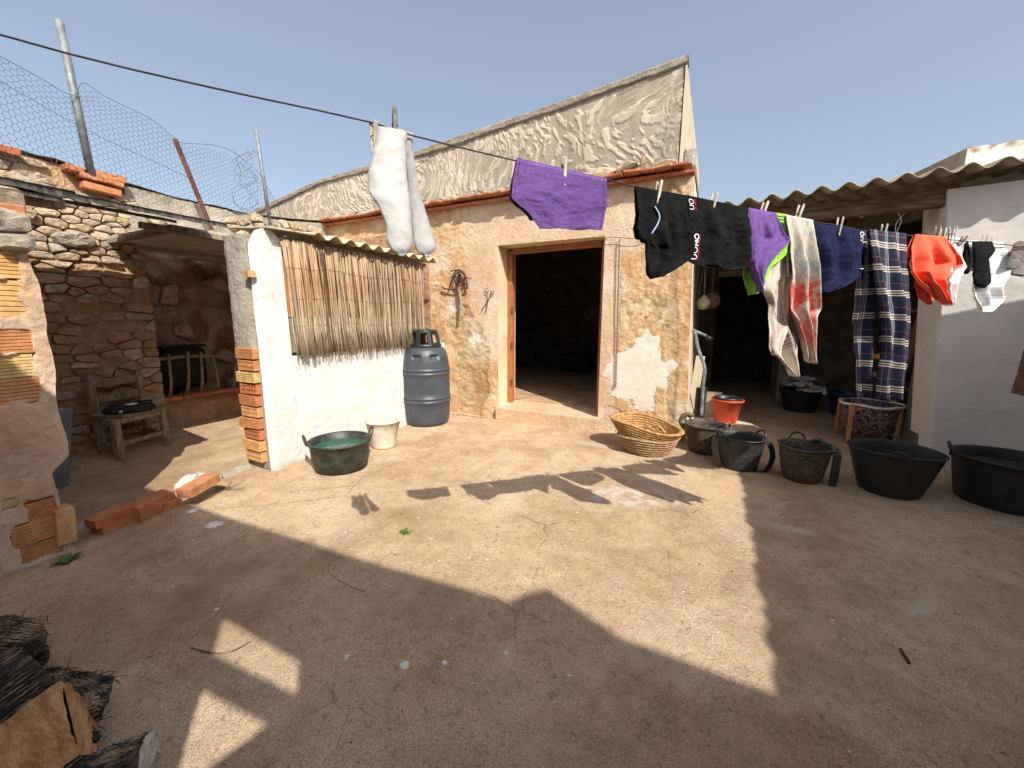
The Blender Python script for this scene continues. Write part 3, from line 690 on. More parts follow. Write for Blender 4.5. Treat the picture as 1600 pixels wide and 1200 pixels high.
# recessed part of the room with the feeding trough
XR = -6.25
def rec_fn(U, V):
    d = 0.10*fbm(U*1.8, V*1.8, 0, 111, 3)+0.03*fbm(U*7, V*8, 0, 112, 5, .62)-0.03*np.abs(fbm(U*4, V*4, 0, 113, 3))
    return XR+d, U, V
def m_rec():
    t = NT('rough_lime_and_earth'); v = t.coord(False)
    c = t.ramp(t.noise(v, 2.5, 5, .6, .6), [(0.36, (0.27, 0.15, 0.085)), (0.48, (0.37, 0.25, 0.16)), (0.56, (0.46, 0.42, 0.33)), (0.7, (0.52, 0.44, 0.33))])
    c = t.mix(.7, c, t.ramp(t.noise(v, 15, 6, .7), [(.3, .65), (.7, 1.15)]), 'MULTIPLY')
    return t.out(c, .93, t.bump(t.noise(v, 24, 8, .7), 0.02), spec=.15)
M['recess'] = m_rec()
sheet('recess_wall', np.arange(1.9, 4.5, 0.03), np.arange(-0.05, 2.5, 0.03), rec_fn, M['recess'], wall)
put_stones(jitter_pts(2.2, 2.3, 0.24, 0.17, 27), 2.2, 2.3, 0.03, 1.3, 2.1, 0.1, XR+0.02, 0.05, 0.05, 28, M['stone'], wall, lambda y, z, g: g.random() < 0.22)
inb('wall_core', (-5.85, 2.06, 1.22), (0.86, 0.16, 2.6), M['earth'], wall)
inb('end_wall', (-4.9, 4.46, 1.2), (2.9, 0.08, 2.5), M['earth_brown'], wall)
inb('rear_face', (XR-0.25, 3.2, 1.2), (0.3, 2.6, 2.5), M['earth_brown'], wall)
inb('rear_face', (-4.9, -1.02, 1.2), (3.4, 0.1, 2.4), M['earth_brown'], wall)

tr = thing('feeding_trough', 'old plastered feeding trough with red tile ledge and rail of rough sticks, in the recess', 'trough', (-5.85, 3.0, 0))
def tr_fn(U, V):
    L = 0.29; z = np.clip(V, 0, L); b = np.clip(V-L, 0, 1)
    d = 0.05*fbm(U*3, z*4, 0, 121, 4, .6)+0.02*fbm(U*11, z*12, 0, 122, 4, .6)+0.10*sst(0.25, 0, z)
    return -5.84+d-b, U, z+0.01*fbm(U*6, b*9, 0, 123)
sheet('front', np.arange(2.1, 4.42, 0.025), np.concatenate([np.arange(-0.03, 0.3, 0.02), np.arange(0.3, 0.5, 0.04)]), tr_fn, M['earth'], tr)
y = 2.18; k = 0
while y < 4.2:
    L = random.uniform(.24, .34); box('ledge_tile', (-5.80, y+L/2, 0.325), (0.17, L-0.008, 0.035), M['brick'], tr, rot=(0, R(random.uniform(-3, 3)), R(random.uniform(-2, 2))), bev=.005, jit=.003, seed=k); y += L; k += 1
tube('rail', spline([(-5.80, 2.12, .80), (-5.81, 2.6, .815), (-5.80, 3.0, .79), (-5.82, 3.5, .80), (-5.8, 4.3, .81)]), .020, M['stick_wood'], tr)
for i, (y, dy, h) in enumerate(((2.24, .0, .82), (2.36, .02, .86), (2.53, .05, .88), (2.69, .03, .86), (2.90, -.05, .80), (3.08, .04, .80), (3.24, .04, .80), (3.5, 0, .82), (3.75, .03, .8))):
    tube('stick', spline([(-5.83, y, .33), (-5.80, y+dy*.4+.01, .5), (-5.77, y+dy, h)], 4), [.019]*5+[.017]*4, M['stick_wood'], tr)
pot = thing('cooking_pot', 'dark sooty metal box standing in the trough behind the stick rail', 'pot', (-6.02, 2.62, .42))
box('pot_body', (-6.02, 2.62, .66), (.22, .46, .52), M['black_matt'], pot, bev=.05, rot=(0, R(6), 0)); box('pot_lid', (-6.02, 2.62, .935), (.23, .48, .03), M['black'], pot, bev=.01)

# ------------------------------------------------------------------ dark sheet roof over the ruin
rf = thing('sheet_roof', 'dark weathered roof sheets lying across the ruined room from wall to wall', 'roof', (-4.0, 0.6, 1.9))
def roofsheet(name, xa, za, xb, zb, ya, yb, th, seed, mat, parent, amp=.006, yb2=None):
    def f(U, V):
        z = za+(zb-za)*(U-xa)/(xb-xa)+amp*np.sin(V*2*math.pi/.18)*.35+.004*fbm(U*5, V*5, 0, seed); return U, V, z
    us_ = np.linspace(xa, xb, 24); vs_ = np.arange(ya, yb, .03)
    P1, F1 = sheet_vf(us_, vs_, f); P2 = P1-[0, 0, th]; n = len(P1); nv = len(vs_)
    F2 = [tuple(i+n for i in q[::-1]) for q in F1]; nu = len(us_); E = []
    bd = [i*nv for i in range(nu)]+[(nu-1)*nv+j for j in range(1, nv)]+[i*nv+nv-1 for i in range(nu-2, -1, -1)]+[j for j in range(nv-2, 0, -1)]
    for k in range(len(bd)): a, b = bd[k], bd[(k+1) % len(bd)]; E.append((a, b, b+n, a+n))
    return obj(name, np.vstack([P1, P2]), F1+F2+E, mat, parent, True)
roofsheet('roof_sheet', -3.12, 1.965, -4.90, 2.34, -0.7, 1.0, .035, 131, M['dark_sheet'], rf)
roofsheet('roof_sheet', -3.10, 1.915, -4.10, 2.13, -0.7, .95, .02, 132, M['dark_sheet'], rf)
roofsheet('roof_sheet', -3.75, 2.085, -4.90, 2.32, 0.70, 2.08, .034, 134, M['dark_sheet'], rf)
roofsheet('roof_sheet', -3.80, 2.045, -4.70, 2.22, 0.72, 1.75, .02, 135, M['dark_sheet'], rf)
roofsheet('roof_sheet', -3.30, 1.905, -4.60, 2.12, -0.7, .90, .02, 133, M['dark_sheet'], rf)
box('batten', (-3.20, 0.1, 1.90), (.06, 1.7, .05), M['old_wood'], rf, bev=.005)
rb = thing('porch_board', 'pale flat board roofing the recess between the stone wall and the white wall', 'roof', (-4.9, 3.1, 2.05))
box('ceiling_board', (-5.03, 3.10, 2.06), (1.76, 2.50, .03), M['pale_board'], rb, bev=.003); box('pole', (-4.17, 3.0, 2.03), (.05, 2.7, .05), M['old_wood'], rb); box('ceiling_board', (-6.07, 3.58, 2.058), (.34, 1.54, .03), M['pale_board'], rb, bev=.003)
box('edge_batten', (-5.03, 1.87, 2.03), (1.76, .04, .04), M['old_wood'], rb, bev=.003)

# ------------------------------------------------------------------ brick pier at the left edge
XPL = -3.11
pier = thing('brick_pier', 'crumbling hollow brick wall end with patches of plaster, at the left edge of the yard', 'wall', (XPL, 0.2, 0))
def edgeY(z): return 0.775+0.02*fbm(z*5, 1, 0, 141, 3)-0.07*sst(.56, .46, z)+0.03*sst(.12, 0, z)
def pier_h(Y, z):
    return 0.014*fbm(Y*4, z*4, 0, 142, 4, .6)+0.006*fbm(Y*20, z*20, 0, 143, 4, .6)
exposed = [(-10, 27, 393, 433, 0), (-10, 31, 438, 494, 0), (-10, 47, 516, 552, 1), (-10, 50, 556, 590, 0), (-10, 60, 592, 630, 2), (20, 92, 815, 846, 1), (46, 84, 783, 811, 2), (30, 94, 848, 872, 2), (3, 22, 782, 792, 0)]
rects = []
for (a, b, c, d, k) in exposed:
    p = WX(max(a, 0) if a >= 0 else -10, (c+d)/2, XPL); q = WX(b, (c+d)/2, XPL)
    m = (a+b)/2; zt_ = WX(m, c, XPL)[2]; zb_ = WX(m, d, XPL)[2]; rects.append((p[1] if a > 0 else q[1]-.30, q[1], zb_, zt_, k))
def exmask(Y, z):
    m = 0*Y
    for (a, b, c, d, k) in rects:
        dd = np.maximum(np.maximum(a-Y, Y-b), np.maximum(c-z, z-d))+0.022*fbm(Y*20, z*20, 0, 145, 3)
        m = np.maximum(m, sst(0.006, -0.006, dd))
    return m
def pier_fn(U, V):
    z = 1.72*V; Y = -1.0+(edgeY(z)+1.0)*U; return XPL+pier_h(Y, z)+.008-0.05*exmask(Y, z), Y, z
u_ = np.concatenate([np.linspace(0, .75, 20), np.linspace(.76, 1, 70)])
def pier_attr(U, V):
    z = 1.72*V; Y = -1+(edgeY(z)+1)*U
    return 0.35+.3*fbm(Y*3, z*3, 0, 148), .0+.9*sst(0, .3, fbm(Y*5, z*5, 0, 149, 4, .6)), .4+0*Y
sheet('plaster_face', u_, np.linspace(0, 1, 150), pier_fn, M['facade'], pier, attr=pier_attr)
def pe_fn(U, V):
    z = 1.72*V; return XPL-U+pier_h(edgeY(z), z)*(U < .01), edgeY(z)+0.012*fbm(U*20, z*20, 0, 146, 3)*(U > 0), z
sheet('plaster_end', np.linspace(0, .16, 10), np.linspace(0, 1, 110), pe_fn, M['cement'], pier)
inb('brick_core', (XPL-0.09, -0.17, .85), (.13, 1.7, 1.70), M['brick_orange'], pier)
def ribbrick_vf(L, H, D, nr=6):
    zs = []; xs = []
    for k in range(nr):
        a = k/nr; zs += [a, a+.14/nr*1.0, a+.86/nr]; xs += [0 if k == 0 else -.007, 0, 0]
    zs += [1.0]; xs += [0]; zs = (np.array(zs)-.5)*H; xs = np.array(xs)
    V = []; n = len(zs)
    for y in (-L/2, L/2):
        for z, x in zip(zs, xs): V.append((x+D/2, y, z))
        V.append((-D/2, y, H/2)); V.append((-D/2, y, -H/2))
    m = n+2; Fc = [(i, (i+1) % m, m+(i+1) % m, m+i) for i in range(m)]+[tuple(range(m))[::-1], tuple(range(m, 2*m))]
    return np.array(V), [f[::-1] for f in Fc]
mats3 = [M['brick_yellow'], M['brick_orange'], M['brick_orange']]
for i, (a, b, c, d, k) in enumerate(rects):
    V, Fc = ribbrick_vf(b-a+.02, d-c+.004, .06, 7 if d-c > .07 else 5)
    me = mesh_data('brick', V, Fc, mats3[k]); o = inst('brick', me, (XPL-.035+.004*(i % 3), (a+b)/2, (c+d)/2), (R(random.uniform(-1.5, 1.5)), 0, R(random.uniform(-1, 1))), parent=pier)
p = WX(109, 820, XPL+.02); box('brick', (XPL-.03, p[1]-.015, p[2]), (.12, .075, .20), M['brick_orange'], pier, rot=(R(-3), 0, 0), bev=.004, jit=.003)
# rubble heap forming the top of the pier
put_stones(jitter_pts(.70, .30, .17, .085, 31), .70, .30, .012, 1.5, .09, 1.62, XPL-.01, .12, .05, 32, M['stone'], pier, lambda y, z, g: y < .79-.25*max(0, z-1.72))
p = WX(12, 331, XPL+.03); box('brick', (p[0]-.06, p[1]-.09, p[2]), (.14, .30, .075), M['brick'], pier, bev=.006, jit=.003)

# remains of the brick wall between the two piers
g = np.random.default_rng(3)
M['limey'] = simple('limed_mortar', (0.36, 0.31, 0.25), (0.66, 0.63, 0.58), 13, 0.93, 0.02, 40, stops=(0.42, 0.6))
stub = thing('wall_remains', 'low remains of a hollow brick wall on white mortar, crossing the ruin floor', 'wall', (-3.42, 1.3, 0))
def hb(px_, py_, L, H, z, rotz, tilt=0, mat='brick'):
    p = G(px_, py_, z); V, Fc = ribbrick_vf(L, H, .11, 4); me = mesh_data('brick', V, Fc, M[mat]); inst('brick', me, (p[0], p[1], z+H/2), (R(tilt), 0, R(rotz)), parent=stub)
hb(184, 821, .20, .055, .0, 10, 1, 'brick_orange'); hb(232, 806, .16, .05, .0, 17, 0); hb(262, 794, .11, .06, .0, 12, 0, 'brick_orange')
hb(176, 811, .21, .05, .055, 9, 2); hb(238, 792, .23, .062, .05, 17, 5); hb(312, 764, .24, .06, .10, 20, 5)
V, Fc = sheet_vf(np.linspace(0, 2*math.pi, 30), np.linspace(0, 1, 9), lambda U, Vv: (-3.48+(.075*np.cos(U))*np.cos(Vv*1.5)*(1+.5*fbm(np.cos(U)*2, np.sin(U)*2+Vv, 0, 151)), 1.50+.17*np.sin(U)*np.cos(Vv*1.5)*(1+.4*fbm(np.cos(U)*3, np.sin(U)*3, Vv, 152)), .11*np.sin(Vv*1.57)+.012*fbm(np.cos(U)*6, np.sin(U)*6, Vv*5, 153)))
obj('mortar_lump', V, Fc, M['limey'], stub, True)
V, Fc = sheet_vf(np.linspace(0, 1, 60), np.linspace(-1, 1, 14), lambda U, Vv: (-3.44+.07*Vv+.03*fbm(U*6, 2, 0, 155)-.10*U, .78+1.15*U, .026*(1-Vv**2)*(1+.8*fbm(U*14, Vv*2, 0, 156))-.004))
obj('mortar_bed', V, Fc, M['cement'], stub, True)

# ------------------------------------------------------------------ WHITE WALL with reed window
XW = -3.24; YW0 = 1.95
ww = thing('white_wall', 'whitewashed yard wall with ragged brick end and a wide opening covered by reeds', 'wall', (XW, 3.1, 0))
ztop = lambda y: np.interp(y, [YW0, 1.99, 2.06, 2.14, 2.20], [1.86, 1.97, 2.0, 1.985, 1.93])
def ww_fn(U, V):
    s = np.clip(U, YW0, 5); h = np.where(s < 2.205, ztop(s), .97); z = h*V
    d = .009*fbm(s*4, z*4, 0, 161, 4, .6)+.0022*fbm(s*16, z*20, 0, 162, 4, .7)
    e = sst(.05, 0, s-YW0)
    return XW+d-.03*e, s, z
yy = np.concatenate([np.arange(YW0, 2.2, .012), [2.2, 2.21], np.arange(2.225, 4.45, .018)])
sheet('whitewashed_face', yy, np.linspace(0, 1, 130), ww_fn, M['whitewash'], ww, attr=lambda U, V: (0*U, .75*sst(.05, 0, V*1.2-.02*fbm(U*12, 1, 0, 5))*sst(-.3, .3, fbm(U*6, V*9, 0, 6)), 0*U))
def we_fn(U, V):                      # ragged end, cement above, bricks below
    z = 1.02+(ztop(YW0+.03)-1.02)*V; x = XW-.03-(.36*U)-.05*U*sst(1.2, 1.9, z)*0; d = .012*fbm(U*4, z*9, 0, 163, 4, .65)
    return x, YW0-.02-d+.05*(np.abs(U-.5)*2)**3, z
sheet('cement_end', np.linspace(0, 1, 26), np.linspace(0, 1, 70), we_fn, M['cement'], ww)
inb('wall_core', (XW-.20, 2.08, .95), (.32, .24, 1.88), M['cement'], ww)
inb('wall_core', (XW-.20, 3.32, .46), (.34, 2.24, .96), M['cement'], ww)
def cell_vf(w, h, nx, nz, D, hd):              # end of a hollow brick: square holes really sunk
    gx_ = [0]; 
    for i in range(nx): gx_ += [gx_[-1]+.32, gx_[-1]+1.0]
    gx_ += [gx_[-1]+.32]; gz_ = [0]
    for i in range(nz): gz_ += [gz_[-1]+.32, gz_[-1]+1.0]
    gz_ += [gz_[-1]+.32]
    gx_ = (np.array(gx_)/gx_[-1]-.5)*w; gz_ = (np.array(gz_)/gz_[-1]-.5)*h; V = []; Fc = []
    def q(*p): n = len(V); V.extend(p); Fc.append(tuple(range(n, n+len(p))))
    for i in range(len(gx_)-1):
        for j in range(len(gz_)-1):
            a, b, c, d = gx_[i], gx_[i+1], gz_[j], gz_[j+1]; hole = i % 2 == 1 and j % 2 == 1; y = hd if hole else 0
            q((a, y, c), (b, y, c), (b, y, d), (a, y, d))
            if hole:
                for (p, r) in (((a, c), (b, c)), ((b, c), (b, d)), ((b, d), (a, d)), ((a, d), (a, c))): q((p[0], 0, p[1]), (r[0], 0, r[1]), (r[0], hd, r[1]), (p[0], hd, p[1]))
    w /= 2; h /= 2
    q((-w, 0, h), (w, 0, h), (w, D, h), (-w, D, h)); q((-w, 0, -h), (-w, D, -h), (w, D, -h), (w, 0, -h)); q((w, 0, -h), (w, D, -h), (w, D, h), (w, 0, h)); q((-w, 0, -h), (-w, 0, h), (-w, D, h), (-w, D, -h))
    return np.array(V), Fc
cellme = [mesh_data('brick', *cell_vf(.22, .083, 6, 2, .12, .075), M[m]) for m in ('brick_orange', 'brick')]
ys = [520, 541, 562, 584, 606, 629, 650, 671, 690, 708]
for i in range(10):
    z = 1.005-.0985*i; xl = XW-.165-.004*i
    if i % 2 == 1: inst('brick', cellme[i//2 % 2], (xl, YW0-.035+random.uniform(-.006, .006), z), (R(random.uniform(-2, 2)), 0, R(random.uniform(-3, 3))), parent=ww)
    else:
        V, Fc = ribbrick_vf(.25, .083, .11, 5); me = mesh_data('brick', V, Fc, M[('brick_orange', 'brick_yellow', 'brick')[(i//2) % 3]])
        inst('brick', me, (xl-.01, YW0+.015+random.uniform(-.006, .006), z), (0, 0, R(-90+random.uniform(-3, 3))), parent=ww)
V, Fc = ribbrick_vf(.06, .05, .06, 3); p = WY(390, 428, YW0-.02); inst('brick', mesh_data('brick', V, Fc, M['brick_orange']), (p[0], YW0-.02, p[2]), (0, 0, R(-90)), parent=ww)
put_stones(jitter_pts(.20, 1.0, .05, .06, 35), .20, 1.0, .01, 1.0, 0, 0, 0, .03, .012, 36, M['stone'], ww, lambda y, z, g: False)

# reed screen hung over the opening
rs = thing('reed_screen', 'screen of thin dry reeds wired together, covering the opening above the white wall', 'screen', (XW+.03, 3.06, .93))
g = np.random.default_rng(12); P = []; C_ = []
for i in range(240):
    y = 2.19+1.74*((i+g.uniform(-.4, .4))/240); r = g.uniform(.0030, .0060)
    zb_ = .955+.017*g.standard_normal()*(1 if g.random() < .85 else 2)-.0*(y-2.2); ln = .03*g.standard_normal()+.02
    x = XW+.035+g.uniform(-.008, .008)
    zm = 1.35; pts = [(x, y, 1.945), (x+.01+g.uniform(-.004, .004), y+ln*.4, 1.6), (x+.012+g.uniform(-.004, .004), y+ln*.8, 1.2), (x+.03+g.uniform(-.01, .014), y+ln*1.1, zb_)]
    P.append(tube_vf(pts, [r, r, r*.9, r*.6], 6))
V, Fc = merge(P); o = obj('reeds', V, Fc, M['reed'], rs, True); o['kind'] = 'stuff'
ca = o.data.color_attributes.new('msk', 'FLOAT_COLOR', 'POINT'); arr = np.ones((len(V), 4), np.float32); arr[:, 1] = np.repeat(g.uniform(.05, 1.0, len(P)), 24); arr[:, 0] = sst(1.30, 1.22, V[:, 2]+.03*fbm(V[:, 1]*9, 0)); ca.data.foreach_set('color', arr.ravel())
# shorter backing mat seen along the lower edge
P = []
for i in range(150):
    y = 2.26+1.65*((i+g.uniform(-.4, .4))/150); P.append(tube_vf([(XW+.022, y, 1.30), (XW+.026, y+g.uniform(-.01, .01), .97+g.uniform(-.012, .012))], g.uniform(.004, .0065), 5))
V, Fc = merge(P); o = obj('backing_reeds', V, Fc, M['reed'], rs, True); o['kind'] = 'stuff'
ca = o.data.color_attributes.new('msk', 'FLOAT_COLOR', 'POINT'); arr = np.ones((len(V), 4), np.float32); arr[:, 1] = np.repeat(g.uniform(.1, .9, len(P)), 10); ca.data.foreach_set('color', arr.ravel())
for z in (1.72, 1.47, 1.235, 1.05): tube('binding_wire', spline([(XW+.052, y, z+.012*math.sin(y*7+z)+.006*random.uniform(-1, 1)) for y in np.linspace(2.2, 3.93, 24)], 3), .0016, M['rust_dark'], rs, n=5)
bd = thing('board', 'orange brown board closing the opening behind the reed screen', 'board', (XW-.1, 3.3, .97))
box('upper_board', (XW-.06, 3.07, 1.60), (.02, 1.72, .60), M['orange_wood'], bd); box('lower_board', (XW-.05, 3.07, 1.14), (.02, 1.72, .30), M['old_wood'], bd)

# corrugated roof of the lean-to behind the reed screen
def corrugated(name, parent, mat, p0, along, L, across, W, wl=.177, amp=.025, th=.007, per=10, edge=0.0, seed=1):
    p0, along, across = (np.asarray(v, float) for v in (p0, along, across)); n = int(L/wl*per)+1
    s = np.linspace(0, L, n); nz = np.cross(along, across); nz /= np.linalg.norm(nz)
    if nz[2] < 0: nz = -nz
    w_ = np.linspace(0, W, 14); V = []
    for k in range(2):
        for j, w in enumerate(w_):
            ww_ = w+(edge*fbm(s*9, 3, 0, seed, 3) if j == 0 else 0)
            zz = amp*np.sin(2*math.pi*s/wl)-k*th
            V.append(p0+s[:, None]*along+np.broadcast_to(ww_, s.shape)[:, None]*across+zz[:, None]*nz)
    V = np.vstack(V); m = len(w_); Fc = []
    for k in range(2):
        for j in range(m-1):
            for i in range(n-1):
                a = (k*m+j)*n+i; f = (a, a+1, a+n+1, a+n); Fc.append(f if k == 0 else f[::-1])
    B = m*n
    for j in (0, m-1):
        for i in range(n-1): a = j*n+i; Fc.append((a, a+B, a+B+1, a+1))
    for i in (0, n-1):
        for j in range(m-1): a = j*n+i; Fc.append((a, a+n, a+n+B, a+B))
    return obj(name, V, Fc, mat, parent, True)
lr = thing('lean_to_roof', 'small corrugated fibre cement roof with yellow lichen above the reed screen', 'roof', (-3.3, 3.4, 2.0))
corrugated('corrugated_sheet', lr, M['asbestos_lichen'], (-3.10, 2.42, 2.005), (0, 1, 0), 1.73, (-1, 0, .10), .50, edge=.012)
box('flat_sheet', (-3.42, 2.28, 2.03), (.56, .44, .014), M['asbestos_lichen'], lr, rot=(R(2), R(5), 0), bev=.002)
box('rafter', (-3.30, 3.12, 1.955), (.05, 2.04, .04), M['old_wood'], lr)
box('door_post', (XW+.0, 3.98, 1.45), (.05, .06, 1.0), M['old_wood'], lr, bev=.006)

# ------------------------------------------------------------------ wire fence on the stone wall
fence = thing('wire_fence', 'sagging chicken wire fence on leaning posts along the top of the rubble wall', 'fence', (-5.3, 2.2, 2.6))
def post(xb, yb, xt, yt, r, mat, X, name='post', flat=False):
    a, b = WX(xb, yb, X), WX(xt, yt, X); a = a-(b-a)*.06
    if flat: tube(name, [a, b], r, mat, fence, n=4, smooth=False)
    else:
        tube(name, [a, b], r, mat, fence, n=14)
post(140, 260, 92, 32, .030, M['galv'], -5.30); post(328, 352, 273, 217, .026, M['rust'], -5.05, flat=True); post(420, 335, 400, 203, .021, M['galv'], -5.25)
XN = -5.27
tp = [(-40, 70), (0, 90), (60, 122), (112, 150), (128, 130), (160, 150), (205, 172), (240, 190), (272, 217), (284, 224), (330, 227), (360, 236), (385, 255), (404, 272), (420, 300), (432, 318)]
tw = sorted([tuple(WX(a, b, XN)[1:]) for a, b in tp])
tY = np.array([p[0] for p in tw]); tZ = np.array([p[1] for p in tw])
P = []; a_ = .040
rows = 30; g = np.random.default_rng(9)
def netp(i, j):                         # hexagon lattice, warped: the netting sags and creases
    y = .55+i*a_*.95; z = 2.55+j*a_*.62
    y2 = y+.05*float(fbm(y*1.3, z*1.3, 0, 171, 2))+.012*float(fbm(y*6, z*6, 0, 172, 2))
    z2 = z+.10*float(fbm(y*1.1, z*.9, 5, 173, 2))+.010*float(fbm(y*7, z*7, 3, 174, 2))
    return np.array([XN+.10*float(fbm(y*1.5, z*2, 9, 175, 3)), y2, z2])
pt = {}
def gp(i, j):
    if (i, j) not in pt: pt[(i, j)] = netp(i, j)
    return pt[(i, j)]
def okp(p): return 2.42 < p[2] < np.interp(p[1], tY, tZ) and p[1] < tY.max()
NI, NJ = 88, 64
for i in range(NI):
    for j in range(0, NJ):
        # honeycomb made from zigzag verticals and short twisted links
        par = (i+j) % 2
        p = gp(i+(.17 if par else -.17), j); q = gp(i+(-.17 if par else .17), j+1)
        e = [(p, q)]
        if par: e.append((p, gp(i+1-.17, j)))
        for (s, t_) in e:
            if okp(s) and okp(t_) or (okp(s) and t_[2] < 2.6): P.append(tube_vf([s, t_], .0016, 3, cap=False))
V, Fc = merge(P); o = obj('netting', V, Fc, M['wire'], fence); o['kind'] = 'stuff'
tube('top_wire', spline([(XN+.02, y, z) for y, z in zip(tY, tZ)], 4), .0028, M['wire'], fence, n=5)
tube('strand_wire', spline([WX(a, b, XN+.05) for a, b in ((-20, 115), (40, 150), (110, 190), (180, 225), (240, 252), (300, 280))], 6), .0024, M['wire'], fence, n=5)
for k in range(7):
    pts = [WX(375+random.uniform(-12, 30), 235+i*16+random.uniform(-6, 6), XN+.06*random.random()) for i in range(7)]
    tube('loose_wire', spline(pts, 5), .0018, M['wire'], fence, n=4)
# ------------------------------------------------------------------ COVERED PORCH on the right
pb = thing('covered_porch', 'dark open porch with old white end wall, wooden beam and doorway at the back', 'building', (1.0, 6.2, 0))
C0 = np.array([1.86, 4.66, 0]); dR = np.array([math.cos(R(-9)), math.sin(R(-9)), 0]); nR = np.array([dR[1], -dR[0], 0])
def rw_fn(U, V):
    d = .008*fbm(U*2, V*2, 0, 201, 3)+.004*fbm(U*12, V*14, 0, 202, 4, .65); lean = -.155*V*np.clip(1-U/.5, 0, 1)*0
    s = np.clip(U, 0, 9); back = np.clip(-U, 0, 9)
    X = C0[0]+s*dR[0]+nR[0]*d-.085*V-d*(U < 0)*0; Y = C0[1]+s*dR[1]+nR[1]*d*(U >= 0)+back; return X-.02*np.exp(-(U/.02)**2)*0, Y, V
us_ = np.concatenate([np.linspace(-.42, 0, 30), np.arange(.012, 2.2, .02)])
sheet('white_end_wall', us_, np.arange(-.03, 2.36, .02), rw_fn, M['whitewash_grey'], pb, attr=lambda U, V: (0*U, .35*sst(.10, 0, V-.03*fbm(U*9, 1, 0, 7))+.5*blob(U, V, -.2, 2.2, .14, .1, 0, 9, .5, 9), 0*U))
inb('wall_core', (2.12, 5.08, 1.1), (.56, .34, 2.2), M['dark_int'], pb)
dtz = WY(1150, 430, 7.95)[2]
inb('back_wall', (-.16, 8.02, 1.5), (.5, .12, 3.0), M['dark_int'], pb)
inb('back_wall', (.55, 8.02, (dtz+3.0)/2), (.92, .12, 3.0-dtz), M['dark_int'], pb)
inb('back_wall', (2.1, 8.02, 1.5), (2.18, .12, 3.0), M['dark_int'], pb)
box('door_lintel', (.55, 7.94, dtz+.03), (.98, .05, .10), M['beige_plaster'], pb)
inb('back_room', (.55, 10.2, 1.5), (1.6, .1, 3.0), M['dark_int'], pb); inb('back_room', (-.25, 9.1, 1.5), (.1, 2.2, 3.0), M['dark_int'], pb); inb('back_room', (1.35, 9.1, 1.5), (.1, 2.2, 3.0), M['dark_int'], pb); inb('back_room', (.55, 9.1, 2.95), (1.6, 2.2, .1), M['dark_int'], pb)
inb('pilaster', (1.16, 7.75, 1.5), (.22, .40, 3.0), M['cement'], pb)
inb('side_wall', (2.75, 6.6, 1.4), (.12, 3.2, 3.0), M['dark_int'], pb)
A = WY(1120, 319, 4.52); B = WY(1600, 246, 4.40); A[2] -= .01
e = (B-A); L = np.linalg.norm(e); e /= L; A = A-e*.32; L2 = 3.4
acr = np.array([0, 1, .13]); acr = acr-e*(acr@e); acr /= np.linalg.norm(acr)
pr_ = thing('porch_roof', 'corrugated fibre cement roof sheets over the dark porch, edge towards the yard', 'roof', tuple(A+e*1.2))
corrugated('corrugated_sheet', pr_, M['asbestos'], A, e, L2, acr, 3.9, wl=.181, amp=.027, th=.009, edge=.02)
bm_ = box('beam', (.72, 4.72, 2.275), (1.93, .10, .14), M['beam_wood'], pb, rot=(0, R(-1.6), R(1)), bev=.012, jit=.006)
for k in range(5): box('purlin', (1.0, 5.2+.65*k, 2.40+.085*k), (3.4, .07, .09), M['beam_wood'], pb, bev=.01)
par = thing('parapet', 'flaking white parapet wall rising behind the corrugated roof edge', 'wall', (3, 5.3, 2.4))
a0, a1, a2 = WY(1452, 262, 5.3), WY(1512, 231, 5.3), WY(1640, 213, 5.3)
def pf(U, V):
    xx = a1[0]+U*3; zt_ = a1[2]+(a2[2]-a1[2])*np.clip((xx-a1[0])/(a2[0]-a1[0]), 0, 1); return xx, 5.3-.008*fbm(xx*5, V*6, 0, 211, 4), 2.3+(zt_-2.3)*V+.008*fbm(xx*14, 0, 0, 212, 3)*V
sheet('parapet_face', np.linspace(0, 1, 120), np.linspace(0, 1, 40), pf, M['whitewash_grey'], par, attr=lambda U, V: (0*U, sst(.86, .99, V+.18*fbm(U*22, V*3, 0, 213, 4, .7))*sst(-.05, .15, fbm(U*30, V*4, 0, 214, 4, .7)), 0*U))
obj('parapet_side', [(a1[0], 5.3, 2.3), (a1[0], 5.3, a1[2]), (a0[0]-.10, 6.6, a1[2]-.02), (a0[0]-.4, 6.6, 2.3)], [(0, 1, 2, 3)], M['stucco'], par)
obj('parapet_top', [(a1[0], 5.3, a1[2]), (a1[0]+3, 5.3, a2[2]), (a1[0]+3, 6.6, a2[2]), (a0[0]-.1, 6.6, a1[2]-.02)], [(0, 1, 2, 3)], M['cement'], par)
p = WY(1348, 334, 4.9); lh = thing('lamp_socket', 'small white lamp socket hanging under the porch beam', 'lamp', p)
lathe('socket', [(.004, .03), (.012, .028), (.016, .0), (.018, -.03), (.014, -.032)], M['paper'], lh, 16, c=p); tube('flex', [p+[0, 0, .03], p+[.002, 0, .22]], .002, M['rope'], lh, 5)
for k, pts in enumerate((((1416, 318), (1414, 332), (1401, 348), (1399, 366)), ((1404, 322), (1404, 333), (1408, 345), (1400, 366)))):
    tag(tube('electric_wire', spline([WY(a, b, 4.8) for a, b in pts]), .003, M['paper'], None, 6), ('thin pale electric wire dangling inside the porch, the one curving to the right', 'thin pale electric wire dangling inside the porch, the straighter one')[k], 'wire', 'loose wires in the porch')
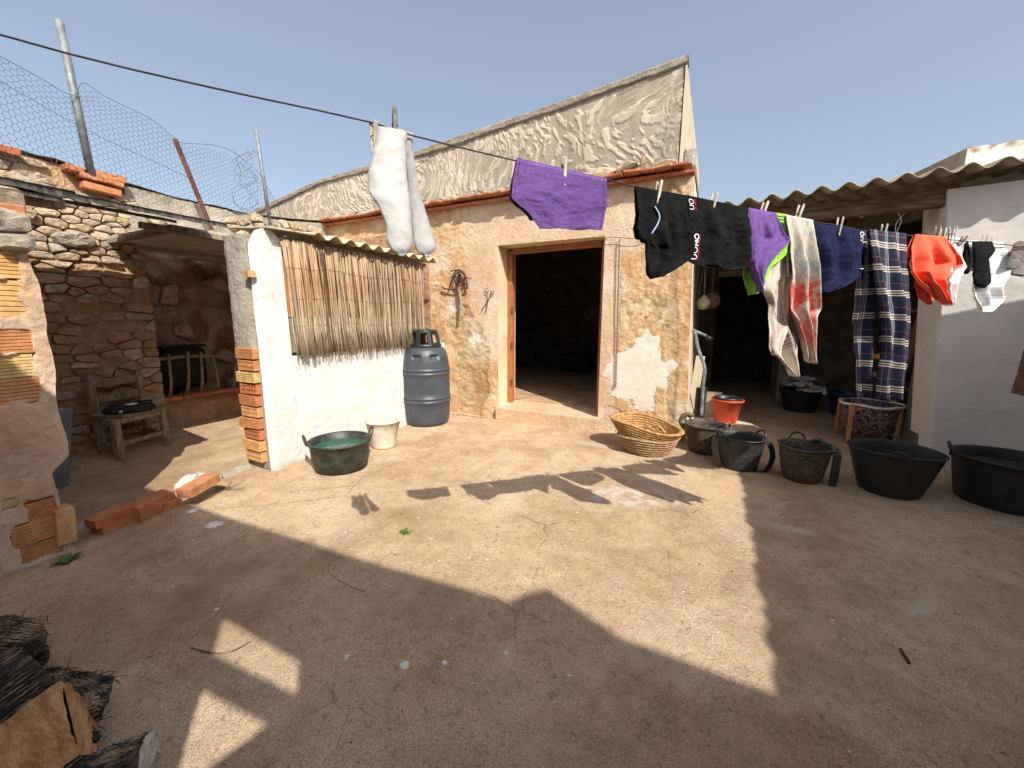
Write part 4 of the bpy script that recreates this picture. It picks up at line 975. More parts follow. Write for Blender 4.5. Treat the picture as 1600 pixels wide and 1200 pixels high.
# shelf with odds and ends inside the porch at the right
sh = thing('shelf_rack', 'rough wooden shelf rack standing against the dark right side of the porch', 'shelf', (2.35, 6.3, 0))
for z in (.5, .95, 1.4): box('shelf', (2.35, 6.3, z), (.5, 1.3, .03), M['old_wood'], sh)
for a in (5.68, 6.92):
    for b in (2.12, 2.58): box('leg', (b, a, .8), (.05, .05, 1.6), M['old_wood'], sh)
for k, (y, z, h, m) in enumerate(((5.9, .97, .2, 'bucket_beige'), (6.3, .97, .14, 'red_plastic'), (5.95, .52, .22, 'black'), (6.6, .97, .24, 'galv'), (6.3, 1.42, .2, 'bucket_beige'))):
    tag(lathe('can', [(.07, 0), (.075, h*.5), (.07, h), (.06, h), (.055, h-.02), (.001, h-.02)], M[m], None, 20, c=(2.3, y, z)), ('limed beige tin on the middle shelf in the porch', 'short red tin on the middle shelf in the porch', 'black tin on the lowest shelf in the porch', 'grey metal tin at the back of the middle shelf in the porch', 'beige tin on the top shelf in the porch')[k], 'tin')
lng = box('long_board', (2.05, 6.0, .95), (.04, .12, 1.5), M['stick_wood'], None, rot=(R(-20), R(14), 0)); tag(lng, 'narrow board leaning against the shelf rack in the porch', 'board')
# hanging gourds on the side wall
for k, (px_, py_, yy_, r, m, lab) in enumerate(((1099, 474, 5.3, .075, 'skull', 'pale yellow round gourd hanging at the left edge of the porch'), (1112, 470, 5.7, .10, 'beam_wood', 'brown gourd hanging behind the pale yellow one'))):
    p = WY(px_, py_, yy_); g_ = thing('gourd', lab, 'gourd', p)
    lathe('gourd_body', [(.001, -r*1.0), (r*.55, -r*.9), (r*.95, -r*.35), (r, .1*r), (r*.8, r*.65), (r*.35, r*1.0), (r*.2, r*1.3), (.001, r*1.35)], M[m], g_, 24, c=p, cap0=False); tube('string', [p+[0, 0, r*1.3], p+[-.02, 0, .75]], .006, M['stick_wood'], g_, 6)
for k in range(4):
    p = WY(1090+k*7, 420, 5.5+.1*k); tag(tube('cord', spline([p+[0, 0, .3], p+[.01, 0, 0], p+[-.01, .0, -.25-.08*k]]), .009, M[('stick_wood', 'old_wood', 'rust', 'beam_wood')[k]], None, 7), 'old cord hanging on the left wall of the porch, '+('nearest the yard', 'second from the yard', 'third from the yard', 'deepest in the porch')[k], 'cord', 'cords hanging at the left of the porch')
p = WY(1097, 500, 5.25)
gp_ = thing('bent_pipe', 'grey bent metal pipe with a cross handle and black brush, standing at the porch corner', 'tool', (p[0], p[1], 0))
q = lambda a, b, y=5.05: WY(a, b, y)
tube('pipe', spline([q(1086, 518), q(1091, 545), q(1101, 575), q(1099, 600), q(1096, 650)]), .018, M['galv'], gp_, 12)
tube('handle', [q(1078, 514), q(1104, 525)], .017, M['galv'], gp_, 12); tube('grip', [q(1103, 525), q(1113, 531)], .021, M['black'], gp_, 10)
box('brush', q(1094, 630)+[0, .05, 0], (.12, .05, .36), M['black_matt'], gp_, bev=.012, jit=.004)
pl = box('plank', q(1086, 610, 5.3)+[0, 0, 0], (.10, .03, .86), M['beige_plaster'], None, rot=(R(4), R(4), 0)); tag(pl, 'narrow pale plank standing in the corner behind the bent pipe', 'board')
fb = box('flat_board', q(1107, 632, 5.75), (.30, .03, .36), M['pale_board'], None, rot=(R(6), 0, 0)); tag(fb, 'small square pale board leaning behind the red bucket', 'board')
rod = tube('red_rod', [q(1075, 600, 5.0), q(1086, 655, 5.0)], .006, M['rust'], None, 6); tag(rod, 'thin rusty rod leaning beside the bent pipe', 'rod')

# ------------------------------------------------------------------ things standing about
def centre(x, y, r):
    p = G(x, y); d = p[:2]/np.linalg.norm(p[:2]); return np.array([p[0]+d[0]*r, p[1]+d[1]*r, 0.0])
def prof_tub(rb, rt_, h, th=.008, fill=None):
    P = [(rb*.93, 0.0), (rb, .012)]; 
    for k in range(1, 9): t_ = k/8; P.append((rb+(rt_-rb)*t_**.9, .012+(h-.012)*t_))
    P += [(rt_+.008, h+.002), (rt_+.009, h+.010), (rt_, h+.014), (rt_-th, h+.008)]
    for k in range(7, -1, -1): t_ = k/8; P.append((rb+(rt_-rb)*t_**.9-th, .02+(h-.012)*t_))
    P.append((.001, .02)); return P
def wobf(a, s):
    def f(x, y, z, th): k = 1+a*np.sin(2*th+s)*(z/.3)+a*.5*np.sin(3*th+2*s)*(z/.3); return x*k, y*k, z+a*.25*np.cos(2*th+s*2)*z
    return f
def loop_handle(parent, c, rr, h, ang, w=.055, hh=.05, r=.009, mat='black', lean=.02, name='handle'):
    ca, sa = math.cos(ang), math.sin(ang); o = np.array([ca*rr, sa*rr, 0]); tng = np.array([-sa, ca, 0]); rad = np.array([ca, sa, 0])
    pts = [c+o+tng*w*1.15+[0, 0, h-.035]]+[c+o+tng*w*math.cos(a)+np.array([0, 0, h+hh*math.sin(a)])+rad*lean*math.sin(a) for a in np.linspace(0, math.pi, 13)]+[c+o-tng*w*1.15+[0, 0, h-.035]]
    tube(name, pts, r, M[mat], parent, 8)
def tub(name, label, cat, c, rb, rt_, h, mat, seed, sx=1, sy=1, group='black rubber baskets along the porch', wob=.02, handles=True, ha=None):
    t_ = thing(name, label, cat, c, group); lathe('tub_body', prof_tub(rb, rt_, h), M[mat], t_, 64, c=c, sx=sx, sy=sy, wob=wobf(wob, seed))
    a = seed if ha is None else ha
    if handles:
        for s in (0, math.pi): loop_handle(t_, c, rt_*(sx+sy)/2*.985, h, a+s)
    return t_
c = centre(1100, 712, .15); t1 = tub('rubber_basket', 'mud-caked black rubber basket beside the straw baskets, handle bound with rag', 'basket', c, .15, .19, .27, 'rubber_mud', 1.0, ha=2.7)
tube('rag', spline([c+[-.20, .03, .20], c+[-.24, .05, .27], c+[-.20, .06, .34], c+[-.13, .10, .33]]), .022, M['strap_olive'], t1, 8)
def strap(parent, pts, w, mat, nrm=None, th=.006):
    pts = spline(pts, 6); V = []; n = len(pts)
    for i in range(n):
        t_ = pts[min(i+1, n-1)]-pts[max(i-1, 0)]; t_ /= np.linalg.norm(t_); s = np.asarray(nrm, float); s = s-t_*(s@t_); s /= np.linalg.norm(s); o = np.cross(t_, s)
        for a, b in ((-1, -1), (1, -1), (1, 1), (-1, 1)): V.append(pts[i]+s*w/2*a+o*th/2*b)
    Fc = [(4*i+k, 4*i+(k+1) % 4, 4*i+4+(k+1) % 4, 4*i+4+k) for i in range(n-1) for k in range(4)]+[(3, 2, 1, 0), tuple(range(4*n-4, 4*n))]
    obj('strap', V, Fc, M[mat], parent, False)
c = centre(1152, 738, .15); t2 = tub('rubber_basket', 'scuffed black rubber basket with a wide olive belt slung round it from rim to ground', 'basket', c, .145, .185, .28, 'rubber_grey', 2.2, ha=.55)
vd = np.array([c[0], c[1], 0]); vd /= np.linalg.norm(vd); sd_ = np.array([vd[1], -vd[0], 0])
strap(t2, [c-sd_*.17-vd*.05+[0, 0, .29], c-sd_*.195-vd*.07+[0, 0, .22], c-sd_*.175-vd*.09+[0, 0, .10], c-sd_*.13-vd*.10+[0, 0, .008], c-sd_*.02-vd*.11+[0, 0, .004]], .055, 'strap_olive', sd_-vd*.3)
strap(t2, [c+sd_*.16-vd*.03+[0, 0, .28], c+sd_*.21-vd*.02+[0, 0, .26], c+sd_*.245-vd*.02+[0, 0, .15], c+sd_*.21-vd*.04+[0, 0, .03], c+sd_*.10-vd*.08+[0, 0, .006]], .05, 'black_matt', sd_*.7+vd*.6)
c = centre(1250, 757, .15); t3 = tub('rubber_basket', 'black rubber basket crusted with dry mud, a stiff strap hanging down its right side', 'basket', c, .135, .18, .28, 'rubber_mud', .6, handles=False)
vd = np.array([c[0], c[1], 0]); vd /= np.linalg.norm(vd); sd_ = np.array([vd[1], -vd[0], 0])
loop_handle(t3, c, .17, .27, math.atan2(vd[1], vd[0])+.35, w=.06, hh=.075, r=.008)
strap(t3, [c+sd_*.14+vd*.06+[0, 0, .31], c+sd_*.20-vd*.03+[0, 0, .28], c+sd_*.205-vd*.05+[0, 0, .15], c+sd_*.20-vd*.06+[0, 0, .01]], .055, 'black', sd_+vd*.3)
tube('knot', spline([c+sd_*.04+vd*.17+[0, 0, .29], c+sd_*.10+vd*.13+[0, 0, .315], c+sd_*.14+vd*.08+[0, 0, .29], c+sd_*.18+vd*.0+[0, 0, .30], c+sd_*.19-vd*.04+[0, 0, .27]]), .017, M['rubber_mud'], t3, 8)
c = centre(1385, 779, .19); t4 = tub('rubber_tub', 'large black rubber tub with flared mouth, second from right', 'tub', c, .175, .255, .33, 'rubber', 1.7, ha=1.35, sx=1.03, wob=.03)
c = centre(1560, 800, .24); t5 = tub('rubber_tub', 'largest black rubber tub, at the right edge in front of the white wall', 'tub', c, .235, .285, .33, 'rubber', .3, ha=2.75, wob=.025)
lathe('black_disc', [(.001, .26), (.268, .26)], M['black_matt'], t5, 48, c=c, cap0=False)  # flat matt black disc inside the tub, a little below its rim
# red bucket with a black pot in it on a pale slab
c = centre(1133, 664, .12)
sl = box('floor_slab', (c[0]+.06, c[1]+.02, .012), (.42, .36, .02), M['beige_plaster'], None, rot=(0, 0, R(20))); tag(sl, 'flat pale slab on the ground under the red bucket', 'slab')
cc = c+[0, 0, .022]
rb_ = thing('red_bucket', 'red plastic bucket with a rolled rim standing on a slab at the porch corner', 'bucket', cc)
lathe('bucket_body', [(.12, 0), (.122, .01), (.165, .26), (.185, .262), (.187, .29), (.178, .292), (.172, .285), (.16, .27), (.12, .02), (.001, .018)], M['red_plastic'], rb_, 48, c=cc)
loop_handle(rb_, cc, .18, .26, 1.2, w=.012, hh=.02, r=.004, mat='red_plastic', name='handle_lug')
bp = thing('black_pot', 'black pot sitting inside the mouth of the red bucket', 'pot', cc+[0, 0, .16])
lathe('pot_body', [(.11, 0.1), (.150, .125), (.153, .15), (.145, .152), (.135, .13), (.10, .03), (.001, .02)], M['black'], bp, 40, c=cc+[0, 0, .16]); lathe('pot_bottom', [(.001, 0.03), (.09, .03), (.112, .1)], M['black'], bp, 40, c=cc+[0, 0, .16], cap0=False)
# dark tub with newspapers, blue bucket
c = centre(1247, 645, .2)
bt = tub('newspaper_tub', 'black tub piled with crumpled newspapers inside the porch', 'tub', c, .19, .25, .30, 'rubber', 2.9, group=None, ha=.2)
g = np.random.default_rng(4)
for k in range(7):
    a = g.uniform(0, 6.28); rr = g.uniform(.02, .12); us_, vs_ = np.linspace(-.17, .17, 12), np.linspace(-.12, .12, 9)
    rz = g.uniform(0, 3.1); ox, oy, oz = c[0]+rr*math.cos(a)+.04, c[1]+rr*math.sin(a), .325+.026*k
    cx_, sx_ = math.cos(rz), math.sin(rz)
    V, Fc = sheet_vf(us_, vs_, lambda U, Vv: (ox+U*cx_-Vv*sx_, oy+U*sx_+Vv*cx_, oz+.085*fbm(U*8+k, Vv*9, k, 301+k, 3)-.5*(U*U+Vv*Vv)))
    nn = len(V); V2 = V-[0, 0, .008]
    npo = obj('newspaper', np.vstack([V, V2]), Fc+[tuple(i+nn for i in f[::-1]) for f in Fc], M['paper'], None, True); tag(npo, 'crumpled newspaper, '+('bottom', 'second from the bottom', 'third from the bottom', 'middle', 'third from the top', 'second from the top', 'topmost')[k]+' of the pile on the black tub', 'newspaper', 'newspapers piled on the black tub')
c = centre(1318, 652, .17)
bb = thing('blue_bucket', 'dark blue plastic bucket with a small round emblem, standing inside the porch', 'bucket', c)
lathe('bucket_body', [(.15, 0), (.153, .01), (.19, .29), (.205, .292), (.206, .315), (.195, .316), (.185, .30), (.148, .02), (.001, .018)], M['blue_plastic'], bb, 48, c=c)
vd = c/np.linalg.norm(c); q_ = c-vd*.176+np.array([vd[1], -vd[0], 0])*-.02
ex = np.array([vd[1], -vd[0], 0]); pts = [q_+ex*.028*math.cos(a)+np.array([0, 0, .15+.02*math.sin(a)]) for a in np.linspace(0, 2*math.pi, 24, endpoint=False)]
tube('emblem', pts, .0022, M['red_plastic'], bb, 5, closed=True); tube('emblem_bar', [q_-ex*.018+[0, 0, .152]-vd*.0, q_+ex*.018+[0, 0, .148]], .004, M['paper'], bb, 5)

# barrel
c = centre(668, 668, .27); BR = .292
br = thing('barrel', 'blue grey plastic barrel with black caged lid in the corner by the white wall', 'barrel', c)
pf_ = [(.24, 0), (.262, .012), (.276, .05), (.284, .12), (.288, .20)]
def rib(z): return [(.290, z-.018), (.300, z-.009), (.300, z+.005), (.291, z+.011), (.291, z+.03), (.300, z+.036), (.300, z+.048), (.290, z+.056)]
pf_ += rib(.30)+[(.292, .42), (.293, .5), (.292, .56)]+rib(.64)+[(.286, .74), (.280, .80), (.268, .86), (.245, .915), (.215, .945), (.175, .955), (.001, .955)]
def barrel_w(x, y, z, th):
    r = np.hypot(x, y); va = math.atan2(-c[1], -c[0])
    for da in (-.42, .42):
        dth = (th-(va+da)+math.pi) % (2*math.pi)-math.pi
        m = (np.abs(dth) < .2)*(z > .80)*(z < .87); r = np.where(m, r-.035*np.clip((z-.79)/.05, 0, 1), r)
    return r*np.cos(th), r*np.sin(th), z
pf2 = []
for a, b in zip(pf_[:-1], pf_[1:]):
    n = max(1, int(abs(b[1]-a[1])/.01) if b[1] > .72 else 1)
    for k in range(n): pf2.append((a[0]+(b[0]-a[0])*k/n, a[1]+(b[1]-a[1])*k/n))
pf2.append(pf_[-1])
lathe('barrel_body', pf2, M['barrel'], br, 128, c=c, wob=barrel_w)
ld = lathe('lid_base', [(.195, .945), (.20, .955), (.20, .985), (.175, .995), (.001, .99)], M['black'], br, 64, c=c)
lathe('lid_top', [(.001, 1.10), (.12, 1.10), (.155, 1.115), (.158, 1.14), (.15, 1.155), (.12, 1.16), (.001, 1.162)], M['black'], br, 64, c=c, cap0=False)
for k in range(8):
    a = k*math.pi/4+.22; p0, p1 = c+[math.cos(a)*.188, math.sin(a)*.188, .98], c+[math.cos(a)*.150, math.sin(a)*.150, 1.13]
    v_, f_ = box_vf((0, 0, 0), (.025, .052, .165), bev=.006); rm = Euler((0, R(-13), a)).to_matrix(); v_ = v_@np.array(rm).T+(p0+p1)/2; obj('lid_post', v_, f_, M['black'], br)
# black enamel tub with water, beige bucket
c = centre(535, 742, .2)
et = thing('enamel_tub', 'round black metal tub of green water with two rusty ring handles', 'tub', c)
lathe('tub_body', [(.20, 0), (.215, .006), (.235, .12), (.245, .235), (.262, .24), (.264, .25), (.255, .256), (.24, .25), (.228, .12), (.20, .02), (.001, .015)], M['enamel'], et, 72, c=c)
lathe('water', [(.001, .19), (.238, .19)], M['water'], et, 64, c=c, cap0=False)
vd = np.array([c[0], c[1], 0]); vd /= np.linalg.norm(vd); va = math.atan2(vd[1], vd[0])
for s in (1, -1):
    a = va+s*math.pi/2+(.25 if s < 0 else -.05); rad = np.array([math.cos(a), math.sin(a), 0]); tn = np.array([-rad[1], rad[0], 0]); o = c+rad*.272+[0, 0, .225]
    tube('handle', [o+tn*.034*math.cos(t_)+np.array([0, 0, .045+.045*math.sin(t_)])+rad*.012*math.sin(t_) for t_ in np.linspace(0, 2*math.pi, 20, endpoint=False)], .0075, M['rust_dark'], et, 8, closed=True)
c = centre(600, 702, .11)
bk = thing('metal_bucket', 'small lime-stained metal bucket standing by the white wall beside the black tub', 'bucket', c)
lathe('bucket_body', [(.115, 0), (.117, .01), (.150, .20), (.160, .26), (.166, .262), (.166, .27), (.157, .268), (.112, .02), (.001, .018)], M['bucket_beige'], bk, 48, c=c, wob=wobf(.015, 1))
loop_handle(bk, c, .16, .22, math.atan2(-vd[1], -vd[0])+1.1, w=.016, hh=.05, r=.004, mat='galv', name='bail')

# esparto baskets: coils of plaited rope
def esparto(name, label, c, rb, rt_, h, rows, mat, sx, sy, wobk, seed, tilt=(0, 0, 0)):
    t_ = thing(name, label, 'basket', c, 'straw baskets stacked by the door'); P = []; per = 6
    for side in (0, 1):
        rng_ = range(rows) if side == 0 else range(rows-1, -1, -1)
        for r_ in rng_:
            for k in range(per):
                f = k/per; f = f if side == 0 else 1-f; tt = (r_+f)/rows; b = 1.5*math.sin(math.pi*f)
                P.append((rb+(rt_-rb)*tt**.8+(.009*b if side == 0 else -.018-.007*b), h*tt, r_))
    P = [(rb*.3, .0, 0)]+P+[(.001, .02, 0)]
    prof = [(a, b) for a, b, _ in P]; rowid = np.array([q[2] for q in P])[:, None]
    bulge = np.array([math.sin(math.pi*((i) % per)/per) for i in range(len(P))])[:, None]
    def w(x, y, z, th):
        s = 1+.020*bulge*np.abs(np.sin(th*34+rowid*1.6)); k = wobk*(z/h)
        s = s*(1+k*np.sin(2*th+seed)+.4*k*np.sin(3*th+seed*2)); return x*s*sx, y*s*sy, z*(1+.30*wobk/.1*.1*np.cos(2*th+seed+1)+.05*np.sin(3*th+seed))
    V, Fc = lathe_vf(prof, 220, (0, 0, 0), 1, 1, w); V = V@np.array(Euler(tilt).to_matrix()).T+c
    V[:, 2] = np.maximum(V[:, 2], .004) if c[2] < .02 else V[:, 2]
    obj('coils', V, Fc, M[mat], t_, True); return t_
c = centre(1010, 713, .2)
b1_ = esparto('straw_basket', 'lower brown coiled straw basket sagging under the golden one', c, .20, .275, .17, 7, 'esparto_brown', 1.0, 1.0, .05, 1.0)
vd = np.array([c[0], c[1], 0]); vd /= np.linalg.norm(vd); sd_ = np.array([vd[1], -vd[0], 0])
c2 = c-sd_*.03+vd*.02+[0, 0, .13]
b2_ = esparto('straw_basket', 'upper golden coiled straw basket with rope handles, slumped on the brown one', c2, .22, .29, .155, 7, 'esparto_gold', 1.08, .93, .12, 2.0, tilt=(R(3), R(7), 0))
for k, (a, b) in enumerate(((-.05, -.03), (.03, .06))):
    P = [c2+sd_*(.02+a+.14*t_)+vd*(b-.05*t_-.05)+np.array([0, 0, .09+.05*math.sin(t_*math.pi)-.03*t_]) for t_ in np.linspace(0, 1, 14)]
    tube('rope_handle', P, [.014+.003*math.sin(i*2.2) for i in range(14)], M['esparto_brown' if k == 0 else 'esparto_gold'], b2_, 9)

# rustic chair in the ruin
FL, FR = np.array([-4.77, 1.50, 0]), np.array([-4.90, 1.90, 0]); bk_ = np.array([-.36, .0, 0])
ch = thing('wooden_chair', 'weathered grey wooden chair with slatted back in the ruined room', 'chair', (FL+FR)/2+bk_/2)
def bar(name, a, b, w, d, mat, parent, up_=(0, 0, 1), jit=.0015, seed=0):
    a, b = np.asarray(a, float), np.asarray(b, float); t_ = b-a; L = np.linalg.norm(t_); t_ /= L; s = np.cross(np.asarray(up_, float), t_); s /= np.linalg.norm(s); o = np.cross(t_, s)
    V, Fc = box_vf((0, 0, 0), (L, w, d), bev=.004, jit=jit, seed=seed); V = V[:, :1]*t_+V[:, 1:2]*s+V[:, 2:]*o+(a+b)/2; return obj(name, V, Fc, M[mat], parent)
z = lambda h: np.array([0, 0, h]); ux = (0.94, .33, 0)
bar('leg', FL, FL+z(.38), .055, .055, 'old_wood', ch, ux); bar('leg', FR, FR+z(.38), .055, .055, 'old_wood', ch, ux)
BL, BRr = FL+bk_, FR+bk_; lean = np.array([-.05, 0, 0])
bar('leg', BL, BL+z(.76)+lean, .05, .055, 'old_wood', ch, ux); bar('leg', BRr, BRr+z(.76)+lean, .05, .055, 'old_wood', ch, ux)
for h in (.52, .67): bar('back_slat', BL+z(h)+lean*h/.8, BRr+z(h+.0)+lean*h/.8, .018, .075, 'old_wood', ch)
for a, b in ((FL, FR), (BL, BRr), (FL, BL), (FR, BRr)): bar('seat_rail', a+z(.35), b+z(.35), .03, .045, 'old_wood', ch)
for a, b, h in ((FL, FR, .14), (FL, BL, .10), (FR, BRr, .12), (BL, BRr, .16)): bar('stretcher', a+z(h), b+z(h), .025, .04, 'old_wood', ch)
mid = (FL+FR)/2+bk_/2
V, Fc = box_vf(mid+z(.385), (.36, .42, .02), rot=(0, 0, R(19)), bev=.003); obj('seat', V, Fc, M['old_wood'], ch)
def bagf(U, Vv): x = U-.5; y = Vv-.5; return None
V, Fc = lathe_vf([(.001, 0), (.19, .0), (.21, .02), (.19, .045), (.10, .06), (.001, .065)], 40, (0, 0, 0), .92, 1.0, lambda x, y, zz, th: (x*(1+.12*np.sin(3*th)), y*(1+.1*np.cos(2*th)), zz*(1+.45*fbm(x*9, y*9, zz*5, 401, 3))))
bg_ = thing('black_bag', 'flattened black bag with a white label lying on the seat of the grey chair', 'bag', mid+z(.398)); obj('bag_body', V+mid+z(.398), Fc, M['black_matt'], bg_, True)
box('label', mid+z(.468)+[.06, 0.0, 0], (.05, .09, .004), M['paper'], bg_, rot=(0, R(8), R(25)), bev=.001); box('button', mid+z(.43)+[.19, -.13, 0], (.004, .025, .025), M['splat'], bg_, rot=(0, R(30), 0), bev=.001)
tube('bag_strap', spline([mid+z(.44)+[.1, .12, 0], mid+z(.47)+[.02, .16, 0], mid+z(.46)+[-.08, .05, 0], mid+z(.46)+[-.1, -.12, 0]]), .008, M['black'], bg_, 7)
p = G(118, 740); q2 = G(100, 700); bgrey = simple('blue_grey_paint', (.10, .115, .125), (.16, .175, .185), 5, .7, .002, 40)
o = box('board', (-4.42, 1.01, .30), (.03, .22, .64), bgrey, None, rot=(R(-14), R(-6), R(15)), bev=.004); tag(o, 'blue grey board leaning behind the brick wall end, left of the chair', 'board')

# chair with patterned cloth inside the porch
pc = thing('porch_chair', 'orange varnished chair with a patterned cloth bag hanging in its frame, under the plaid pyjamas', 'chair', (1.62, 5.40, 0))
for (x, y, h) in ((1.40, 5.18, .42), (1.80, 5.24, .42), (1.40, 5.60, .42), (1.86, 5.60, .98)): bar('leg', (x, y, 0), (x, y, h), .035, .035, 'orange_wood', pc, (1, 0, 0))
bar('leg', (1.60, 5.66, .4), (1.60, 5.66, .95), .035, .035, 'orange_wood', pc, (1, 0, 0))
for z_ in (.70, .90): bar('back_slat', (1.60, 5.66, z_), (1.86, 5.61, z_), .015, .06, 'orange_wood', pc)
for a, b in (((1.4, 5.18), (1.8, 5.24)), ((1.4, 5.6), (1.86, 5.6)), ((1.4, 5.18), (1.4, 5.6)), ((1.8, 5.24), (1.86, 5.6))): bar('seat_rail', (*a, .38), (*b, .38), .02, .04, 'orange_wood', pc)
t = NT('paisley_cloth'); v = t.coord(); rr_ = t.voro(v, 14); c_ = t.ramp(t.math('ADD', 0.5, t.math('MULTIPLY', 0.5, t.math('SINE', t.math('MULTIPLY', rr_, 13.0)))), [(0.3, (.07, .03, .035)), (.55, (.20, .045, .05)), (.72, (.62, .56, .46)), (.9, (.04, .04, .05))])
M['paisley'] = t.out(c_, .9, t.bump(t.noise(v, 60, 4), .002)); t = None
lathe('cloth_bag', [(.12, .08), (.19, .10), (.235, .25), (.255, .36), (.26, .40), (.262, .415), (.245, .42), (.22, .36), (.001, .34)], M['paisley'], pc, 60, c=(1.61, 5.39, 0), sx=1.0, sy=.95, wob=lambda x, y, z_, th: (x*(1+.03*np.sin(9*th)), y*(1+.03*np.sin(9*th)), z_))
tube('cloth_rim', [np.array([1.61+.262*math.cos(a), 5.39+.25*math.sin(a), .415+.006*math.sin(5*a)]) for a in np.linspace(0, 2*math.pi, 48, endpoint=False)], .013, M['paper'], pc, 7, closed=True)
clo = sheet_vf(np.linspace(-.12, .10, 30), np.linspace(-.08, .06, 14), lambda U, Vv: (1.60+U, 5.26+Vv, .45+.03*fbm(U*14, Vv*6, 0, 411, 3)))
pcl = simple('purple_yarn', (.02, .02, .10), (.07, .05, .22), 30, .9, .004, 90); tag(obj('folded_cloth', clo[0], clo[1], pcl, None, True), 'dark purple cloth lying on top of the patterned bag of the porch chair', 'cloth')

# ------------------------------------------------------------------ things hung on the front wall
p = WY(715, 440, YF-.04)
yk = thing('iron_yoke', 'black iron harness bow with a wooden stick below, hung left of the door', 'tool', p)
W = lambda a, b, o=.05: WY(a, b, YF-o)
tube('iron_bow', spline([W(703, 447), W(708, 432), W(712, 424), W(718, 422), W(726, 428), W(729, 440), W(730, 449)]), .011, M['rust_dark'], yk, 8)
tube('inner_ring', [W(718+8*math.cos(a), 436+11*math.sin(a), .06) for a in np.linspace(0, 2*math.pi, 22, endpoint=False)], .008, M['black_matt'], yk, 7, closed=True)
tube('cross_bar', spline([W(691, 449), W(700, 452), W(715, 452), W(731, 450)]), .010, M['rust_dark'], yk, 8)
tube('hook', spline([W(704, 424), W(710, 422), W(716, 423)]), .007, M['black_matt'], yk, 7); tube('pin', [W(728, 434), W(736, 435)], .006, M['black_matt'], yk, 6)
box('iron_plate', W(717, 436, .07), (.05, .012, .14), M['black_matt'], yk, rot=(0, R(10), 0), bev=.003)
tube('wooden_stick', spline([W(717, 452, .06), W(720, 470, .06), W(719, 485, .06), W(718, 502, .05)], 5), [.018]*10+[.015]*6, M['stick_wood'], yk, 9)
p = WY(760, 468, YF-.03); sc_ = thing('shears', 'small pair of old iron shears hung on the wall beside the door', 'tool', p)
tube('blade', spline([W(760, 456, .03), W(762, 470, .03), W(759, 488, .03)]), .005, M['rust_dark'], sc_, 6); tube('blade', spline([W(768, 458, .035), W(762, 470, .035), W(752, 485, .035)]), .005, M['rust_dark'], sc_, 6)
for (a, b, r) in ((760, 454, 3.2), (769, 457, 2.6)): tube('finger_ring', [W(a+r*math.cos(u), b+r*math.sin(u), .03) for u in np.linspace(0, 2*math.pi, 14, endpoint=False)], .004, M['rust_dark'], sc_, 6, closed=True)
a, b = WY(968, 373, YF-.03), WY(962, 606, YF-.03); P = []; n = 70
for k in range(n):
    c_ = a+(b-a)*(k+.5)/n; L = np.linalg.norm(b-a)/n*.72; d1 = np.array([1, 0, 0]) if k % 2 else np.array([0, 1, 0])
    P.append(tube_vf([c_+np.array([0, 0, L*math.cos(u)])+d1*.0075*math.sin(u) for u in np.linspace(0, 2*math.pi, 8, endpoint=False)], .0028, 5, closed=True))
V, Fc = merge(P); tag(obj('iron_chain', V, Fc, M['rust'], None, True), 'long rusty chain hanging straight down the ochre wall right of the doorway', 'chain')
tag(tube('wall_cable', spline([WY(800, 396, YF+.1), WY(860, 388, YF+.05), WY(937, 377, YF-.02), WY(950, 371, YF-.04), WY(968, 371, YF-.04), WY(990, 373, YF-.04), WY(1040, 372, YF-.03), WY(1076, 372, YF-.03)]), .0035, M['rust_dark'], None, 6), 'thin dark cable crossing the top of the doorway and the wall behind the black shorts', 'cable')
# ------------------------------------------------------------------ CLOTHESLINE AND LAUNDRY
def sc(scale, ox, oy): return lambda rows: [tuple((ox+p[0]/scale, oy+p[1]/scale) for p in r) for r in rows]
def cloth_mat(name, c1, c2, scale=9, bs=220, rough=.9, weave='none', sheen=0.0):
    t = NT(name); v = t.tc.outputs['UV']
    c = t.ramp(t.noise(v, scale, 5), [(.35, c1), (.65, c2)])
    h = t.noise(v, bs, 4)
    if weave == 'rib': h = t.math('ADD', h, t.math('MULTIPLY', t.wave(t.mapv(v, (.15, 1, 1)), 42, 2.5, 'Y'), .9)); 
    if weave == 'knit': h = t.math('ADD', t.math('MULTIPLY', h, .6), t.math('MULTIPLY', t.wave(v, 60, .5, 'X'), .5))
    sp_ = t.n.new('ShaderNodeSeparateXYZ'); t.lk(v, sp_.inputs[0]); e_ = t.math('MINIMUM', t.math('MINIMUM', sp_.outputs[0], t.math('SUBTRACT', 1.0, sp_.outputs[0])), t.math('SUBTRACT', 1.0, sp_.outputs[1]))
    if weave != 'knit': c = t.mix(.8, c, t.ramp(e_, [(0.0, 1.0), (.024, 1.0), (.029, .62), (.036, .62), (.041, 1.0)]), 'MULTIPLY')
    if weave == 'rib': c = t.mix(.75, c, t.ramp(t.wave(t.mapv(v, (.15, 1, 1)), 42, 2.5, 'Y'), [(.2, .72), (.8, 1.12)]), 'MULTIPLY')
    if weave == 'knit': c = t.mix(.6, c, t.ramp(t.wave(v, 60, .5, 'X'), [(.2, .80), (.8, 1.05)]), 'MULTIPLY')
    c = t.mix(.7 if weave != 'knit' else .15, c, t.ramp(t.noise(v, 24, 6, .7), [(.4, .82), (.6, 1.12)]), 'MULTIPLY')
    m = t.out(c, rough, spec=.15, nrm=t.bump(h, .0022 if weave == 'rib' else .0012 if weave == 'knit' else .0005))
    return m
def uvstripes(t, comp, stops, reps):
    s = t.n.new('ShaderNodeSeparateXYZ'); t.lk(t.tc.outputs['UV'], s.inputs[0]); f = t.math('FRACT', t.math('MULTIPLY', s.outputs[comp], reps)); return t.ramp(f, stops, 'CONSTANT')
